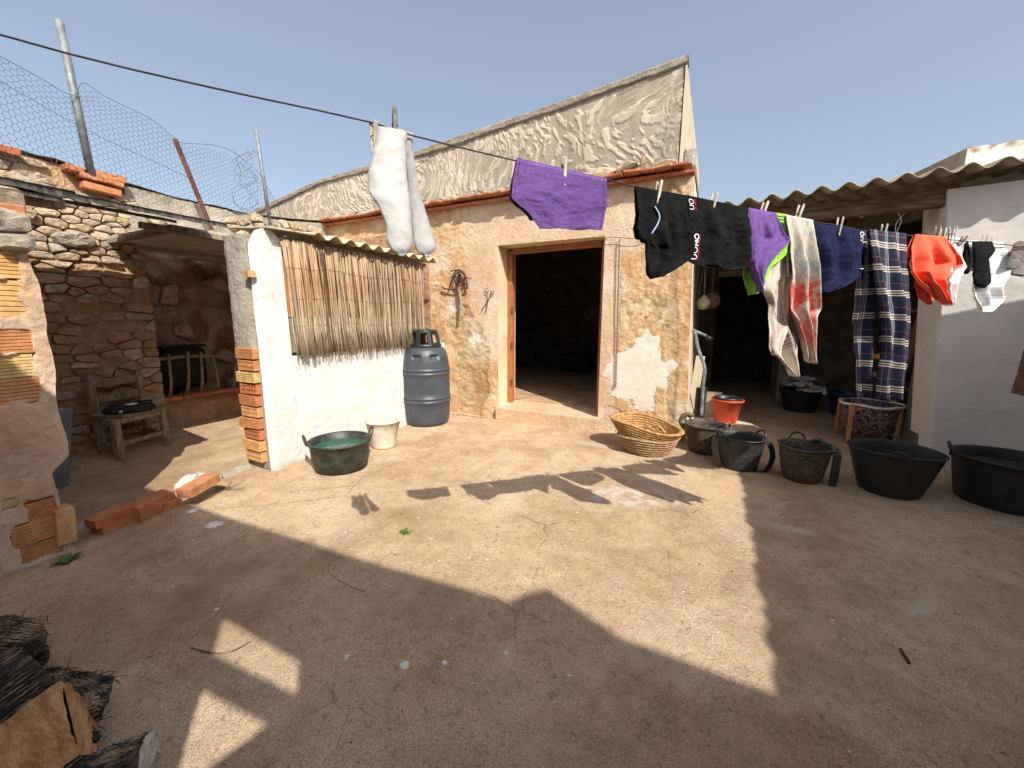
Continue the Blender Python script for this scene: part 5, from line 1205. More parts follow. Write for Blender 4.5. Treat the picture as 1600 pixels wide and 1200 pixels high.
M['c_purple'] = cloth_mat('purple_microfibre', (.27, .15, .52), (.34, .19, .60), 6, 160, .95, 'rib')
M['c_green'] = cloth_mat('lime_green_cloth', (.26, .60, .055), (.33, .70, .09), 6, 200)
M['c_black'] = cloth_mat('black_cotton', (.004, .0045, .005), (.009, .010, .011), 4, 300)
M['c_navy'] = cloth_mat('navy_cotton', (.008, .011, .045), (.014, .018, .065), 4, 300)
M['c_sock'] = cloth_mat('white_knit', (.74, .74, .75), (.84, .84, .84), 14, 120, .95, 'knit')
M['c_white'] = cloth_mat('white_cotton', (.70, .71, .74), (.80, .81, .83), 6, 200)
M['c_coral'] = cloth_mat('coral_cotton', (.82, .12, .07), (.90, .17, .10), 5, 200)
M['c_magenta'] = cloth_mat('magenta_print', (.42, .02, .12), (.5, .03, .16), 5, 200)
M['c_bluepipe'] = cloth_mat('pale_blue_piping', (.28, .42, .62), (.36, .5, .7), 5, 200)
M['c_print'] = cloth_mat('white_print', (.78, .78, .78), (.84, .84, .84), 5, 200)
M['c_brown'] = cloth_mat('brown_striped_cloth', (.16, .09, .055), (.26, .16, .10), 9, 200)
t = NT('plaid_flannel')
s_w = [(0, 0), (.42, 1), (.47, 0), (.52, .8), (.58, 0), (.62, 1), (.67, 0)]
a = uvstripes(t, 0, s_w, 3.4); b = uvstripes(t, 1, s_w, 7.0)
r1 = uvstripes(t, 0, [(0, 0), (.12, 1), (.15, 0), (.30, .8), (.33, 0)], 3.4); r2 = uvstripes(t, 1, [(0, 0), (.12, 1), (.16, 0)], 7.0)
n1 = uvstripes(t, 0, [(0, 0), (.42, 1), (.72, 0)], 3.4); n2 = uvstripes(t, 1, [(0, 0), (.42, 1), (.72, 0)], 7.0)
c = t.mix(t.math('MULTIPLY', t.math('ADD', n1, n2), .45), (.006, .012, .048), (.003, .004, .014))
c = t.mix(t.math('MULTIPLY', t.math('MAXIMUM', r1, r2), .55), c, (.22, .09, .06))
c = t.mix(t.math('MULTIPLY', a, .48), c, (.50, .58, .72)); c = t.mix(t.math('MULTIPLY', b, .62), c, (.78, .70, .62))
c = t.mix(t.math('MULTIPLY', a, b), c, (.86, .84, .80))
M['c_plaid'] = t.out(c, .9, t.bump(t.noise(t.tc.outputs['UV'], 260, 3), .0004))
t = NT('striped_linen'); v = t.tc.outputs['UV']; vv = t.mapv(v, (1, 1, 1), (0, 0, R(14)))
sx_ = t.n.new('ShaderNodeSeparateXYZ'); t.lk(vv, sx_.inputs[0]); f = t.math('FRACT', t.math('MULTIPLY', sx_.outputs[1], 3.0))
st = t.ramp(f, [(0, 0), (.52, 1), (.545, 0), (.59, 1), (.615, 0), (.66, 1), (.685, 0), (.73, 1), (.75, 0)], 'CONSTANT')
f2 = t.math('FRACT', t.math('MULTIPLY', sx_.outputs[0], 1.6)); st2 = t.ramp(f2, [(0, 0), (.60, 1), (.63, 0), (.68, 1), (.71, 0)], 'CONSTANT')
c = t.mix(t.math('MULTIPLY', t.math('MAXIMUM', st, t.math('MULTIPLY', st2, .4)), .75), t.ramp(t.noise(v, 6, 4), [(.3, (.50, .45, .39)), (.7, (.60, .56, .50))]), (.28, .075, .07)); M['c_linen'] = t.out(c, .92, t.bump(t.noise(v, 200, 4), .0004))
t = NT('floral_terry'); v = t.tc.outputs['UV']; sx_ = t.n.new('ShaderNodeSeparateXYZ'); t.lk(v, sx_.inputs[0])
n = t.noise(v, 5.5, 7, .7, .7); red = t.ramp(n, [(.42, 0.0), (.5, 1.0)]); low = t.ramp(sx_.outputs[1], [(.38, 0), (.48, 1), (.82, .8), (.95, .25)])
blu = t.ramp(t.noise(v, 7, 7, .7, .4), [(.5, 0.0), (.6, .7)]); hi = t.ramp(sx_.outputs[1], [(.3, 1), (.5, .25)])
c = t.mix(t.math('MULTIPLY', red, low), (.56, .53, .44), (.60, .11, .09)); c = t.mix(t.math('MULTIPLY', blu, hi), c, (.22, .29, .44))
c = t.mix(.8, c, t.ramp(t.noise(v, 45, 5, .8), [(.35, .68), (.65, 1.2)]), 'MULTIPLY'); M['c_floral'] = t.out(c, .97, t.bump(t.noise(v, 90, 4), .002))
t = NT('white_grey_striped'); v = t.tc.outputs['UV']; st = uvstripes(t, 1, [(0, 0), (.2, 1), (.28, 0), (.5, .8), (.58, 0)], 7.0)
M['c_striped'] = t.out(t.mix(t.math('MULTIPLY', st, .6), (.72, .74, .76), (.25, .28, .34)), .9)
t = NT('grey_sock_knit'); st = uvstripes(t, 1, [(0, 0), (.14, .9), (.20, .2), (.24, .9), (.30, 0)], 1.0)
M['c_greysock'] = t.out(t.mix(st, (.34, .31, .30), (.09, .03, .03)), .95, t.bump(t.wave(t.tc.outputs['UV'], 45, .5, 'X'), .002)); t = None

def row_at(rows, s):
    """left and right picture points at drop s (0 top, 1 hem) -> smooth interpolation"""
    ls = [0]; 
    for k in range(1, len(rows)):
        m0 = (np.array(rows[k-1][0])+rows[k-1][1])/2; m1 = (np.array(rows[k][0])+rows[k][1])/2; ls.append(ls[-1]+max(np.linalg.norm(m1-m0), 1))
    ls = np.array(ls)/ls[-1]
    R_ = np.array(rows, float).reshape(len(rows), 4); s = np.asarray(s)
    out = [np.interp(s, ls, R_[:, k]) for k in range(4)]
    return out
def smooth_rows(rows, it=2):
    s = np.linspace(0, 1, 60); r = np.array(row_at(rows, s)).T
    for _ in range(it): r[1:-1] = .25*r[:-2]+.5*r[1:-1]+.25*r[2:]
    return [((a, b), (c, d)) for a, b, c, d in r]
def finish(o, U, S, mod=True):
    uv = o.data.uv_layers.new(name='UVMap'); li = np.zeros(len(o.data.loops), np.int32); o.data.loops.foreach_get('vertex_index', li)
    uv.data.foreach_set('uv', np.column_stack([U.ravel()[li], S.ravel()[li]]).astype(np.float32).ravel())
def garment(name, rows, mat, parent=None, label=None, cat=None, group=None, off=0.0, amp=.014, folds=2.5, seed=0, back=.45, nu=66, nv=84, sag=0.0, rib=0.0, crumple=.006):
    rows = smooth_rows(rows, 1); ph = seed*1.7
    def pos(u, s, side=1):
        u, s = np.asarray(u, float), np.asarray(s, float); lx, ly, rx, ry = row_at(rows, np.clip(s, 0, 1))
        x = lx+(rx-lx)*u; y = ly+(ry-ly)*u+sag*np.sin(math.pi*u)*s
        k = np.clip(s*2.5, 0, 1)
        fo = amp*k*(np.sin(2*math.pi*(folds*u+.12*np.sin(3*s+ph))+ph)+.5*np.sin(2*math.pi*(folds*1.9*u-.2*s)+ph*2))+crumple*k*fbm(u*5, s*6, ph, int(seed)+500, 3)*1.6+.0055*np.clip(s*5, 0, 1)*fbm(u*9+s*3, s*11, ph, int(seed)+520, 5, .6)
        o_ = off+side*(.004+.006*k)+fo
        n0 = x.size; P = np.empty((n0, 3)); d = (fw[None]*F_PX+rt[None]*(x.ravel()-800)[:, None]+up[None]*(600-y.ravel())[:, None])
        tt = (off-LN@(CAM-LP0))/(d@LN); P = CAM+d*tt[:, None]+LN[None]*(o_.ravel()-off)[:, None]
        return P.reshape(x.shape+(3,))
    nb = int(nv*back) if back > 0 else 0
    ss = np.concatenate([-np.linspace(back, 0, nb, endpoint=False), np.linspace(0, 1, nv)]) if nb else np.linspace(0, 1, nv)
    U, S = np.meshgrid(np.linspace(0, 1, nu), ss, indexing='ij')
    Pf = pos(U, np.abs(S), 1); Pb = pos(U, np.abs(S), -1); P = np.where((S >= 0)[..., None], Pf, Pb)
    P[..., 2] += np.where(np.abs(S) < .02, .004, 0)
    i, j = np.meshgrid(np.arange(nu-1), np.arange(len(ss)-1), indexing='ij'); a = i*len(ss)+j; q = np.stack([a, a+1, a+len(ss)+1, a+len(ss)], -1).reshape(-1, 4)
    o = obj(name, P.reshape(-1, 3), q.tolist(), mat, parent, True); finish(o, U, S)
    md = o.modifiers.new('thick', 'SOLIDIFY'); md.thickness = .0025; md.offset = 0
    if label: tag(o, label, cat, group)
    return o, pos
def pillow(name, rows, mat, parent, t_=.016, off=0.0, n=28, nv=60, seed=0):
    rows = smooth_rows(rows, 1); th = np.linspace(0, 2*math.pi, n+1); U, S = np.meshgrid(th, np.linspace(0, 1, nv), indexing='ij')
    lx, ly, rx, ry = row_at(rows, S); u = (1-np.cos(U))/2; x = lx+(rx-lx)*u; y = ly+(ry-ly)*u
    d = (fw[None]*F_PX+rt[None]*(x.ravel()-800)[:, None]+up[None]*(600-y.ravel())[:, None]); tt = (off-LN@(CAM-LP0))/(d@LN)
    o_ = t_*np.sin(U)*(.35+.65*np.sin(np.clip(S*3.0, 0, 1)*math.pi/2))*(1-.8*np.clip((S-.93)/.07, 0, 1)**2)+.005*fbm(np.cos(U)*2.4, S*10, seed, seed+600, 5, .6)+.0009*np.sin(U*34)*(S < .13)
    P = CAM+d*tt[:, None]+LN[None]*o_.ravel()[:, None]
    i, j = np.meshgrid(np.arange(n), np.arange(nv-1), indexing='ij'); a = i*nv+j; q = np.stack([a, a+1, a+nv+1, a+nv], -1).reshape(-1, 4)
    fc = q.tolist()+[[k*nv+nv-1 for k in range(n)]]
    o = obj(name, P, fc, mat, parent, True); finish(o, U/6.283, S); return o
def print_text(txt, pos, u0, s0, du, ds, size, mat, parent, name='lettering', rot90=True):
    cu = bpy.data.curves.new('t', 'FONT'); cu.body = txt; cu.size = 1.0; cu.offset = .012; to = bpy.data.objects.new('t', cu); COL.objects.link(to)
    bpy.context.view_layer.update(); me = bpy.data.meshes.new_from_object(to.evaluated_get(bpy.context.evaluated_depsgraph_get())); bpy.data.objects.remove(to)
    bm2 = bmesh.new(); bm2.from_mesh(me); bmesh.ops.triangulate(bm2, faces=bm2.faces)
    co = np.array([v.co[:] for v in bm2.verts]); fc = [[v.index for v in f.verts] for f in bm2.faces]; bm2.free()
    w = co[:, 0].max(); h = .72; a = co[:, 0]/w; b = co[:, 1]/h
    u = u0+du*b if rot90 else u0+du*a; s = s0-ds*a if rot90 else s0-ds*b
    P = pos(u, s, 1)+LN*.0028
    obj(name, P, fc, mat, parent)

ropepx = [(-60, 34), (0, 54), (100, 82), (200, 107), (300, 130), (400, 152), (500, 173), (583, 192), (645, 212), (725, 232), (805, 251), (947, 280), (1000, 294), (1060, 306), (1115, 315), (1165, 328), (1250, 344), (1310, 352), (1345, 360), (1430, 369), (1500, 376), (1600, 385), (1680, 391)]
pts = [LPT(*p) for p in ropepx]; endL = np.array([-2.27, -.69, 1.98]); endR = np.array([2.74, 4.42, 1.70])
cl = tube('clothesline', [endL]+pts+[endR], .0022, M['rope'], None, 8); tag(cl, 'thin dark clothesline stretched across the whole yard carrying the laundry', 'clothesline')

z7 = sc(3.478, 540, 150); z5 = sc(5, 960, 280); z4 = sc(4.285, 1060, 400); z6 = sc(3.529, 1150, 320); z3 = sc(4, 1300, 180)
sk = thing('sock', 'long white knitted sock hanging in front by its cuff, bent at the heel', 'sock', LPT(600, 300), 'pair of white socks')
pillow('sock_knit', z7([((175, 165), (335, 192)), ((150, 290), (330, 280)), ((120, 430), (333, 430)), ((124, 520), (345, 520)), ((178, 600), (355, 610)), ((222, 700), (362, 710)), ((222, 790), (366, 800)), ((255, 850), (345, 850)), ((290, 868), (318, 866))]), M['c_sock'], sk, .013, .012, seed=1)
sk = thing('sock', 'long white knitted sock hanging straight behind the bent one, its toe lower right', 'sock', LPT(640, 300), 'pair of white socks')
pillow('sock_knit', z7([((325, 188), (368, 206)), ((322, 290), (364, 292)), ((335, 450), (395, 480)), ((350, 600), (430, 610)), ((362, 720), (462, 710)), ((372, 810), (490, 800)), ((395, 855), (487, 845)), ((425, 872), (460, 868))]), M['c_sock'], sk, .014, -.016, seed=2)
garment('purple_cloth', z7([((928, 348), (1415, 460)), ((908, 460), (1413, 540)), ((898, 555), (1405, 600)), ((975, 625), (1398, 650)), ((1012, 675), (1390, 690)), ((1050, 724), (1383, 732))]), M['c_purple'], None, 'purple ribbed cleaning cloth pegged alone above the doorway', 'cloth', None, amp=.006, folds=1.3, seed=3, back=.85)
ga, pa_ = garment('shorts', z5([((160, 70), (556, 140)), ((158, 170), (548, 250)), ((162, 290), (560, 350)), ((140, 395), (588, 470)), ((152, 465), (592, 555)), ((205, 495), (580, 605)), ((212, 640), (548, 640)), ((222, 740), (430, 710)), ((265, 782), (330, 765))]), M['c_black'], None, 'black boxer shorts with pale blue piping, leftmost of the dark shorts', 'shorts', 'boxer shorts on the line', amp=.012, folds=2.2, seed=4, back=.6)
sl_ = [pa_(np.array(u), np.array(s), 1)+LN*.004 for u, s in ((.36, .18), (.42, .27), (.40, .36), (.28, .50))]
tube('blue_piping', spline(sl_, 6), .0028, M['c_bluepipe'], ga, 6)
gb, pb_ = garment('shorts', z5([((552, 138), (1042, 240)), ((572, 260), (1034, 340)), ((585, 400), (1030, 470)), ((560, 530), (1022, 590)), ((552, 655), (1012, 690)), ((640, 682), (960, 705)), ((760, 705), (880, 714))]), M['c_black'], None, 'black boxer shorts with white printed word, next to the purple towel', 'shorts', 'boxer shorts on the line', amp=.010, folds=2.0, seed=5, back=.6)
print_text('UOMO', pb_, .145, .86, -.085, .36, 1, M['c_print'], gb); print_text('UOMO UOMO', pb_, .185, .86, -.03, .36, 1, M['c_magenta'], gb, 'small_lettering')
print_text('UO', pb_, .10, .17, -.075, .15, 1, M['c_print'], gb); print_text('UOMO', pb_, .14, .17, -.03, .15, 1, M['c_magenta'], gb, 'small_lettering')
garment('green_cloth', z5([((1050, 244), (1345, 290)), ((990, 400), (1352, 400)), ((1000, 520), (1365, 530)), ((1005, 640), (1345, 590)), ((1000, 720), (1240, 665)), ((1012, 800), (1165, 770)), ((1045, 905), (1080, 895))]), M['c_green'], None, 'lime green cloth hanging behind the small purple towel', 'cloth', None, off=-.016, amp=.012, folds=2.0, seed=6, back=.3)
garment('purple_towel', z5([((1040, 235), (1255, 275)), ((1033, 350), (1300, 380)), ((1030, 450), (1345, 488)), ((1028, 560), (1262, 562)), ((1030, 655), (1188, 665)), ((1072, 750), (1132, 760)), ((1104, 878), (1118, 884))]), M['c_purple'], None, 'small purple towel pegged by one corner over the lime green cloth', 'towel', None, off=.008, amp=.014, folds=2.2, seed=7, back=.2)
garment('striped_towel', z4([((640, -180), (740, -175)), ((640, 30), (738, 20)), ((568, 225), (722, 220)), ((598, 330), (714, 340)), ((592, 450), (722, 450)), ((588, 560), (770, 530)), ((605, 655), (792, 620)), ((665, 720), (790, 710)), ((742, 802), (766, 798))]), M['c_linen'], None, 'cream tea towel with thin dark red stripes, hanging to a low point', 'towel', None, off=-.036, amp=.016, folds=1.7, seed=8, back=.3)
stw = [o for o in bpy.data.objects if o.name.startswith('striped_towel')][0]
garment('towel_fold', z4([((650, -100), (740, -100)), ((620, 60), (735, 60)), ((560, 225), (715, 240)), ((598, 330), (708, 360)), ((590, 450), (705, 480)), ((585, 590), (662, 600)), ((592, 640), (655, 650)), ((615, 662), (640, 662))]), M['c_linen'], stw, off=-.022, amp=.008, folds=1.4, seed=18, back=0)
garment('floral_towel', [((1226, 338), (1268, 346))]+z4([((742, -80), (886, -100)), ((738, 100), (888, 80)), ((726, 230), (895, 230)), ((718, 360), (916, 362)), ((778, 430), (882, 402)), ((822, 560), (875, 560)), ((852, 700), (876, 716))]), M['c_floral'], None, 'faded terry towel with red and blue flower print, fringe at its tip', 'towel', None, off=.012, amp=.020, folds=1.8, seed=9, back=.4)
gn, pn_ = garment('shorts', z6([((412, 108), (702, 148)), ((420, 250), (698, 255)), ((426, 350), (688, 372)), ((428, 420), (640, 425)), ((430, 465), (540, 470)), ((440, 484), (480, 485))]), M['c_navy'], None, 'navy blue boxer shorts hanging left of the plaid pyjama trousers', 'shorts', 'boxer shorts on the line', amp=.016, folds=2.3, seed=10, back=.6)
print_text('UO', pn_, .985, .16, -.085, .15, 1, M['c_print'], gn)
box('care_tag', pn_(np.array(.975), np.array(.55), 1)+LN*.006, (.012, .012, .004), M['c_print'], gn, bev=.001)
pj = thing('pyjama_trousers', 'long navy plaid flannel pyjama trousers hanging by one leg seam', 'trousers', LPT(1380, 500))
garment('trouser_leg', z6([((728, 142), (932, 166)), ((744, 300), (940, 330)), ((752, 480), (942, 500)), ((772, 660), (938, 690)), ((782, 820), (926, 850)), ((768, 940), (912, 950)), ((765, 1072), (905, 1070))]), M['c_plaid'], pj, off=.012, amp=.022, folds=2.0, seed=11, back=.1, nv=90)
garment('trouser_leg', z6([((690, 146), (760, 150)), ((655, 400), (760, 400)), ((622, 630), (762, 620)), ((620, 780), (752, 780)), ((634, 950), (738, 950)), ((646, 1062), (732, 1060))]), M['c_plaid'], pj, off=-.035, amp=.018, folds=1.6, seed=12, back=0, nv=90)
cs = thing('coral_shirt', 'bright coral shirt bunched on the line between the plaid trousers and a white cloth', 'shirt', LPT(1460, 420))
garment('shirt_body', z3([((515, 752), (700, 768)), ((482, 830), (768, 850)), ((464, 920), (816, 932)), ((474, 985), (762, 972)), ((532, 1035), (692, 1030)), ((590, 1085), (694, 1110)), ((655, 1150), (708, 1192))]), M['c_coral'], cs, off=.012, amp=.018, folds=2.6, seed=13, back=.3)
garment('sleeve', z3([((520, 960), (640, 960)), ((515, 1060), (636, 1050)), ((516, 1112), (636, 1112)), ((555, 1160), (630, 1142)), ((580, 1186), (604, 1180))]), M['c_coral'], cs, off=-.03, amp=.008, folds=1, seed=14, back=0)
garment('white_cloth', z3([((690, 766), (786, 772)), ((700, 880), (800, 870)), ((690, 960), (815, 950)), ((680, 1060), (760, 1060)), ((690, 1150), (735, 1140)), ((700, 1192), (722, 1180))]), M['c_white'], None, 'white cloth hanging just behind and right of the coral shirt', 'cloth', None, off=-.02, amp=.014, folds=1.8, seed=15, back=.3)
garment('striped_shirt', z3([((842, 790), (1052, 800)), ((850, 880), (1108, 895)), ((848, 980), (1070, 970)), ((845, 1080), (1015, 1080)), ((850, 1145), (1026, 1150)), ((885, 1190), (1000, 1180)), ((900, 1235), (935, 1230))]), M['c_striped'], None, 'white shirt with thin grey stripes behind the black sock', 'shirt', None, off=-.02, amp=.016, folds=2.0, seed=16, back=.4)
sk = thing('sock', 'black sock hanging in front of the white striped shirt', 'sock', LPT(1533, 410)); pillow('sock_knit', z3([((876, 788), (1005, 790)), ((888, 860), (1015, 850)), ((890, 910), (975, 900)), ((886, 990), (982, 980)), ((886, 1050), (986, 1045)), ((915, 1075), (955, 1082))]), M['c_black'], sk, .014, .012, seed=3)
sk = thing('sock', 'small black sock tip hanging left of the striped shirt', 'sock', LPT(1508, 410)); pillow('sock_knit', z3([((830, 800), (850, 800)), ((826, 900), (852, 900)), ((820, 970), (852, 960)), ((835, 994), (850, 990))]), M['c_black'], sk, .01, -.012, seed=4)
sk = thing('sock', 'grey sock with dark red bands nearest to the striped shirt', 'sock', LPT(1588, 420), 'pair of grey banded socks'); pillow('sock_knit', z3([((1150, 795), (1185, 790)), ((1125, 850), (1190, 850)), ((1108, 900), (1185, 900)), ((1090, 950), (1170, 950)), ((1095, 962), (1130, 965))]), M['c_greysock'], sk, .012, .01, seed=5)
sk = thing('sock', 'grey sock with dark red bands cut by the right edge of the photo', 'sock', LPT(1600, 420), 'pair of grey banded socks'); pillow('sock_knit', z3([((1172, 785), (1260, 792)), ((1175, 850), (1270, 860)), ((1178, 920), (1260, 930)), ((1115, 975), (1240, 985)), ((1125, 1000), (1190, 1010))]), M['c_greysock'], sk, .012, -.014, seed=6)
garment('brown_cloth', [((1636, 388), (1700, 392)), ((1622, 470), (1695, 470)), ((1600, 550), (1680, 560)), ((1580, 614), (1665, 634))], M['c_brown'], None, 'brown striped cloth hanging low at the right edge of the photo', 'cloth', None, off=-.02, amp=.02, folds=4, seed=17, back=.2)

# pegs: built once (two legs and a spring), then copied
def make_peg(mat, mat2='rust_dark'):
    t_ = thing('clothes_peg', 'x', 'clothes peg', (0, 0, 0))
    for s in (1, -1):
        V, Fc = box_vf((0, 0, 0), (.010, .0055, .074), bev=.0012); V[:, 1] *= np.where(V[:, 2] < -.02, .8, 1)
        V[:, 1] += s*(.0048+.10*np.clip(V[:, 2]-.0, 0, 1)); obj('peg_leg', V, Fc, M[mat], t_)
    tube('spring', [(.0065*math.sin(a)+0, .0048*math.cos(a)*1.4, -.002+.0035*math.sin(a*.5)) for a in np.linspace(0, 6.28, 12)], .0014, M[mat2], t_, 5); return t_
pegs = {'peg_wood': make_peg('peg_wood'), 'peg_grey': make_peg('peg_grey')}; used = set()
place = ['beside the cuff of the bent white sock', 'on the cuffs of the two white socks', 'in the middle of the large purple cloth', 'on the leftmost black shorts', 'on the black shorts beside the leftmost pair', 'on the small purple towel', 'on the faded floral towel', 'on the navy shorts', 'on the plaid pyjama trousers', 'at the left shoulder of the coral shirt', 'at the right end of the coral shirt', 'at the left corner of the white cloth', 'at the right corner of the white cloth', 'between the white cloth and the striped shirt', 'on the black sock', 'at the right end of the striped shirt', 'on the grey banded socks at the far right']
lst = [(584, 214, 1.0, 'peg_wood', 80), (617, 196, 1.1, 'peg_grey', 8), (881, 270, 1, 'peg_wood', 10), (1028, 301, 1, 'peg_wood', 30), (1114, 318, 1, 'peg_wood', 40), (1192, 330, 1, 'peg_wood', 25), (1248, 334, 1, 'peg_wood', 20), (1311, 354, 1, 'peg_wood', 45), (1380, 364, 1, 'peg_wood', 35), (1464, 366, .95, 'peg_wood', 30), (1473, 367, .95, 'peg_wood', 55), (1485, 366, .95, 'peg_wood', 20), (1490, 366, .95, 'peg_wood', 50), (1503, 376, .95, 'peg_wood', 80), (1538, 378, .95, 'peg_wood', 45), (1545, 379, .95, 'peg_wood', 25), (1590, 386, .95, 'peg_wood', 60)]
leans = [-2, -1, 0, -7, -14, -22, -20, -12, -8, 4, -28, 6, -12, 60, -14, -26, -50]
for (x, y, s, m, yaw), lb, ln in zip(lst, place, leans):
    o = pegs[m] if m not in used else copy_tree(pegs[m]); used.add(m)
    p = LPT(x, y); o.location = p; o.scale = (s, s, s)
    base = math.atan2(LE[1], LE[0]); o.rotation_euler = Euler((0, R(-ln)*1.0, base+R(yaw)*.5)); o['label'] = ('dark grey' if m == 'peg_grey' else 'weathered wooden')+' clothes peg '+lb; o['group'] = 'clothes pegs on the line'

# ------------------------------------------------------------------ logs and bark at the lower left
M['fibre'] = simple('dry_bark_fibre', (0.035, 0.028, 0.022), (0.36, 0.27, 0.18), 9, .85, .001, 60, stops=(.44, .58))
def log(name, label, p0, p1, r, seed, mat_face, ang0=-.6, arcw=math.pi, flat=.55):
    p0, p1 = np.asarray(p0, float), np.asarray(p1, float); t_ = p1-p0; L = np.linalg.norm(t_); t_ /= L; s = np.cross([0, 0, 1], t_); s /= np.linalg.norm(s); u = np.cross(t_, s)
    lg = thing(name, label, 'log', (p0+p1)/2, 'firewood logs in the corner')
    n = 40; m = 26; a = np.linspace(ang0, ang0+arcw, n); l = np.linspace(0, 1, m); A_, Lq = np.meshgrid(a, l, indexing='ij')
    rr = r*(1+.10*fbm(np.cos(A_)*2, np.sin(A_)*2, Lq*2, seed, 3)+.10*np.abs(fbm(A_*9, Lq*1.5, 0, seed+1, 4, .7)))
    P = p0+t_*(Lq*L)[..., None]+s*(rr*np.cos(A_))[..., None]+u*(rr*np.sin(A_))[..., None]
    i, j = np.meshgrid(np.arange(n-1), np.arange(m-1), indexing='ij'); q = np.stack([i*m+j, i*m+j+1, (i+1)*m+j+1, (i+1)*m+j], -1).reshape(-1, 4)
    obj('bark', P.reshape(-1, 3), q.tolist(), M['bark'], lg, True)
    S_ = []; gs = np.random.default_rng(seed+40)
    for k in range(260):
        a_ = int(gs.integers(0, n)); l0 = int(gs.integers(0, m-7)); ln_ = int(gs.integers(4, 9)); ids = range(l0, min(l0+ln_, m)); cen = p0+t_*L*.5
        pts_ = [P[a_, i_]+(P[a_, i_]-(p0+t_*(l[i_]*L)))*gs.uniform(.0, .05)+gs.normal(0, .0015, 3) for i_ in ids]; S_.append(tube_vf(pts_, [.0028*(1-.7*abs(2*i_/(len(pts_)-1)-1)) for i_ in range(len(pts_))], 4))
    fo = obj('bark_fibres', *merge(S_), M['fibre'], lg, True); fo['kind'] = 'stuff'
    w = np.linspace(0, 1, 16); W_, Lq = np.meshgrid(w, l, indexing='ij'); e0, e1 = P[0], P[-1]
    Pf = e0[None]*(1-w)[:, None, None]+e1[None]*w[:, None, None]; mid_ = (Pf.mean(axis=(0, 1))); nn = -(s*math.cos(ang0+arcw/2)+u*math.sin(ang0+arcw/2))
    Pf = Pf+nn*(.022*fbm(W_*5, Lq*1.2, seed, seed+3, 4)+.012*np.sin(W_*math.pi))[..., None]
    i, j = np.meshgrid(np.arange(15), np.arange(m-1), indexing='ij'); q = np.stack([i*m+j, (i+1)*m+j, (i+1)*m+j+1, i*m+j+1], -1).reshape(-1, 4)
    obj('split_face', Pf.reshape(-1, 3), q.tolist(), mat_face, lg, True)
    for e in (0, m-1):
        ring = P[:, e]; cc_ = ring.mean(0); V = [cc_]+[cc_+(x-cc_)*k for k in (.5, 1.0) for x in ring]; V = np.array(V)+t_*(.006*RNG.standard_normal(len(V)))[:, None]*.5; nn_ = len(ring)
        Fc = [(0, 1+k, 1+(k+1) % nn_) for k in range(nn_)]+[(1+k, 1+nn_+k, 1+nn_+(k+1) % nn_, 1+(k+1) % nn_) for k in range(nn_)]
        obj('end_grain', V, Fc if e else [f[::-1] for f in Fc], mat_face, lg, True)
log('split_log', 'split log showing fresh orange brown wood at the lower left corner', G(-60, 1240, .10), G(112, 1120, .17), .115, 1, M['log_face'], ang0=R(205), arcw=R(185))
log('split_log', 'log with a pale grey sawn end at the bottom edge, right of the orange log', G(120, 1235, .03), G(235, 1182, .05), .062, 2, M['log_pale'], ang0=R(-20), arcw=R(220))
log('split_log', 'dark bark-covered log lying above the orange split log', G(-80, 1150, .10), G(60, 1050, .14), .11, 3, M['log_face'], ang0=R(-30), arcw=R(240))
log('split_log', 'thin dark log between the orange and the pale grey log', G(-40, 1215, .02), G(130, 1105, .05), .07, 4, M['log_face'], ang0=R(-30), arcw=R(240))
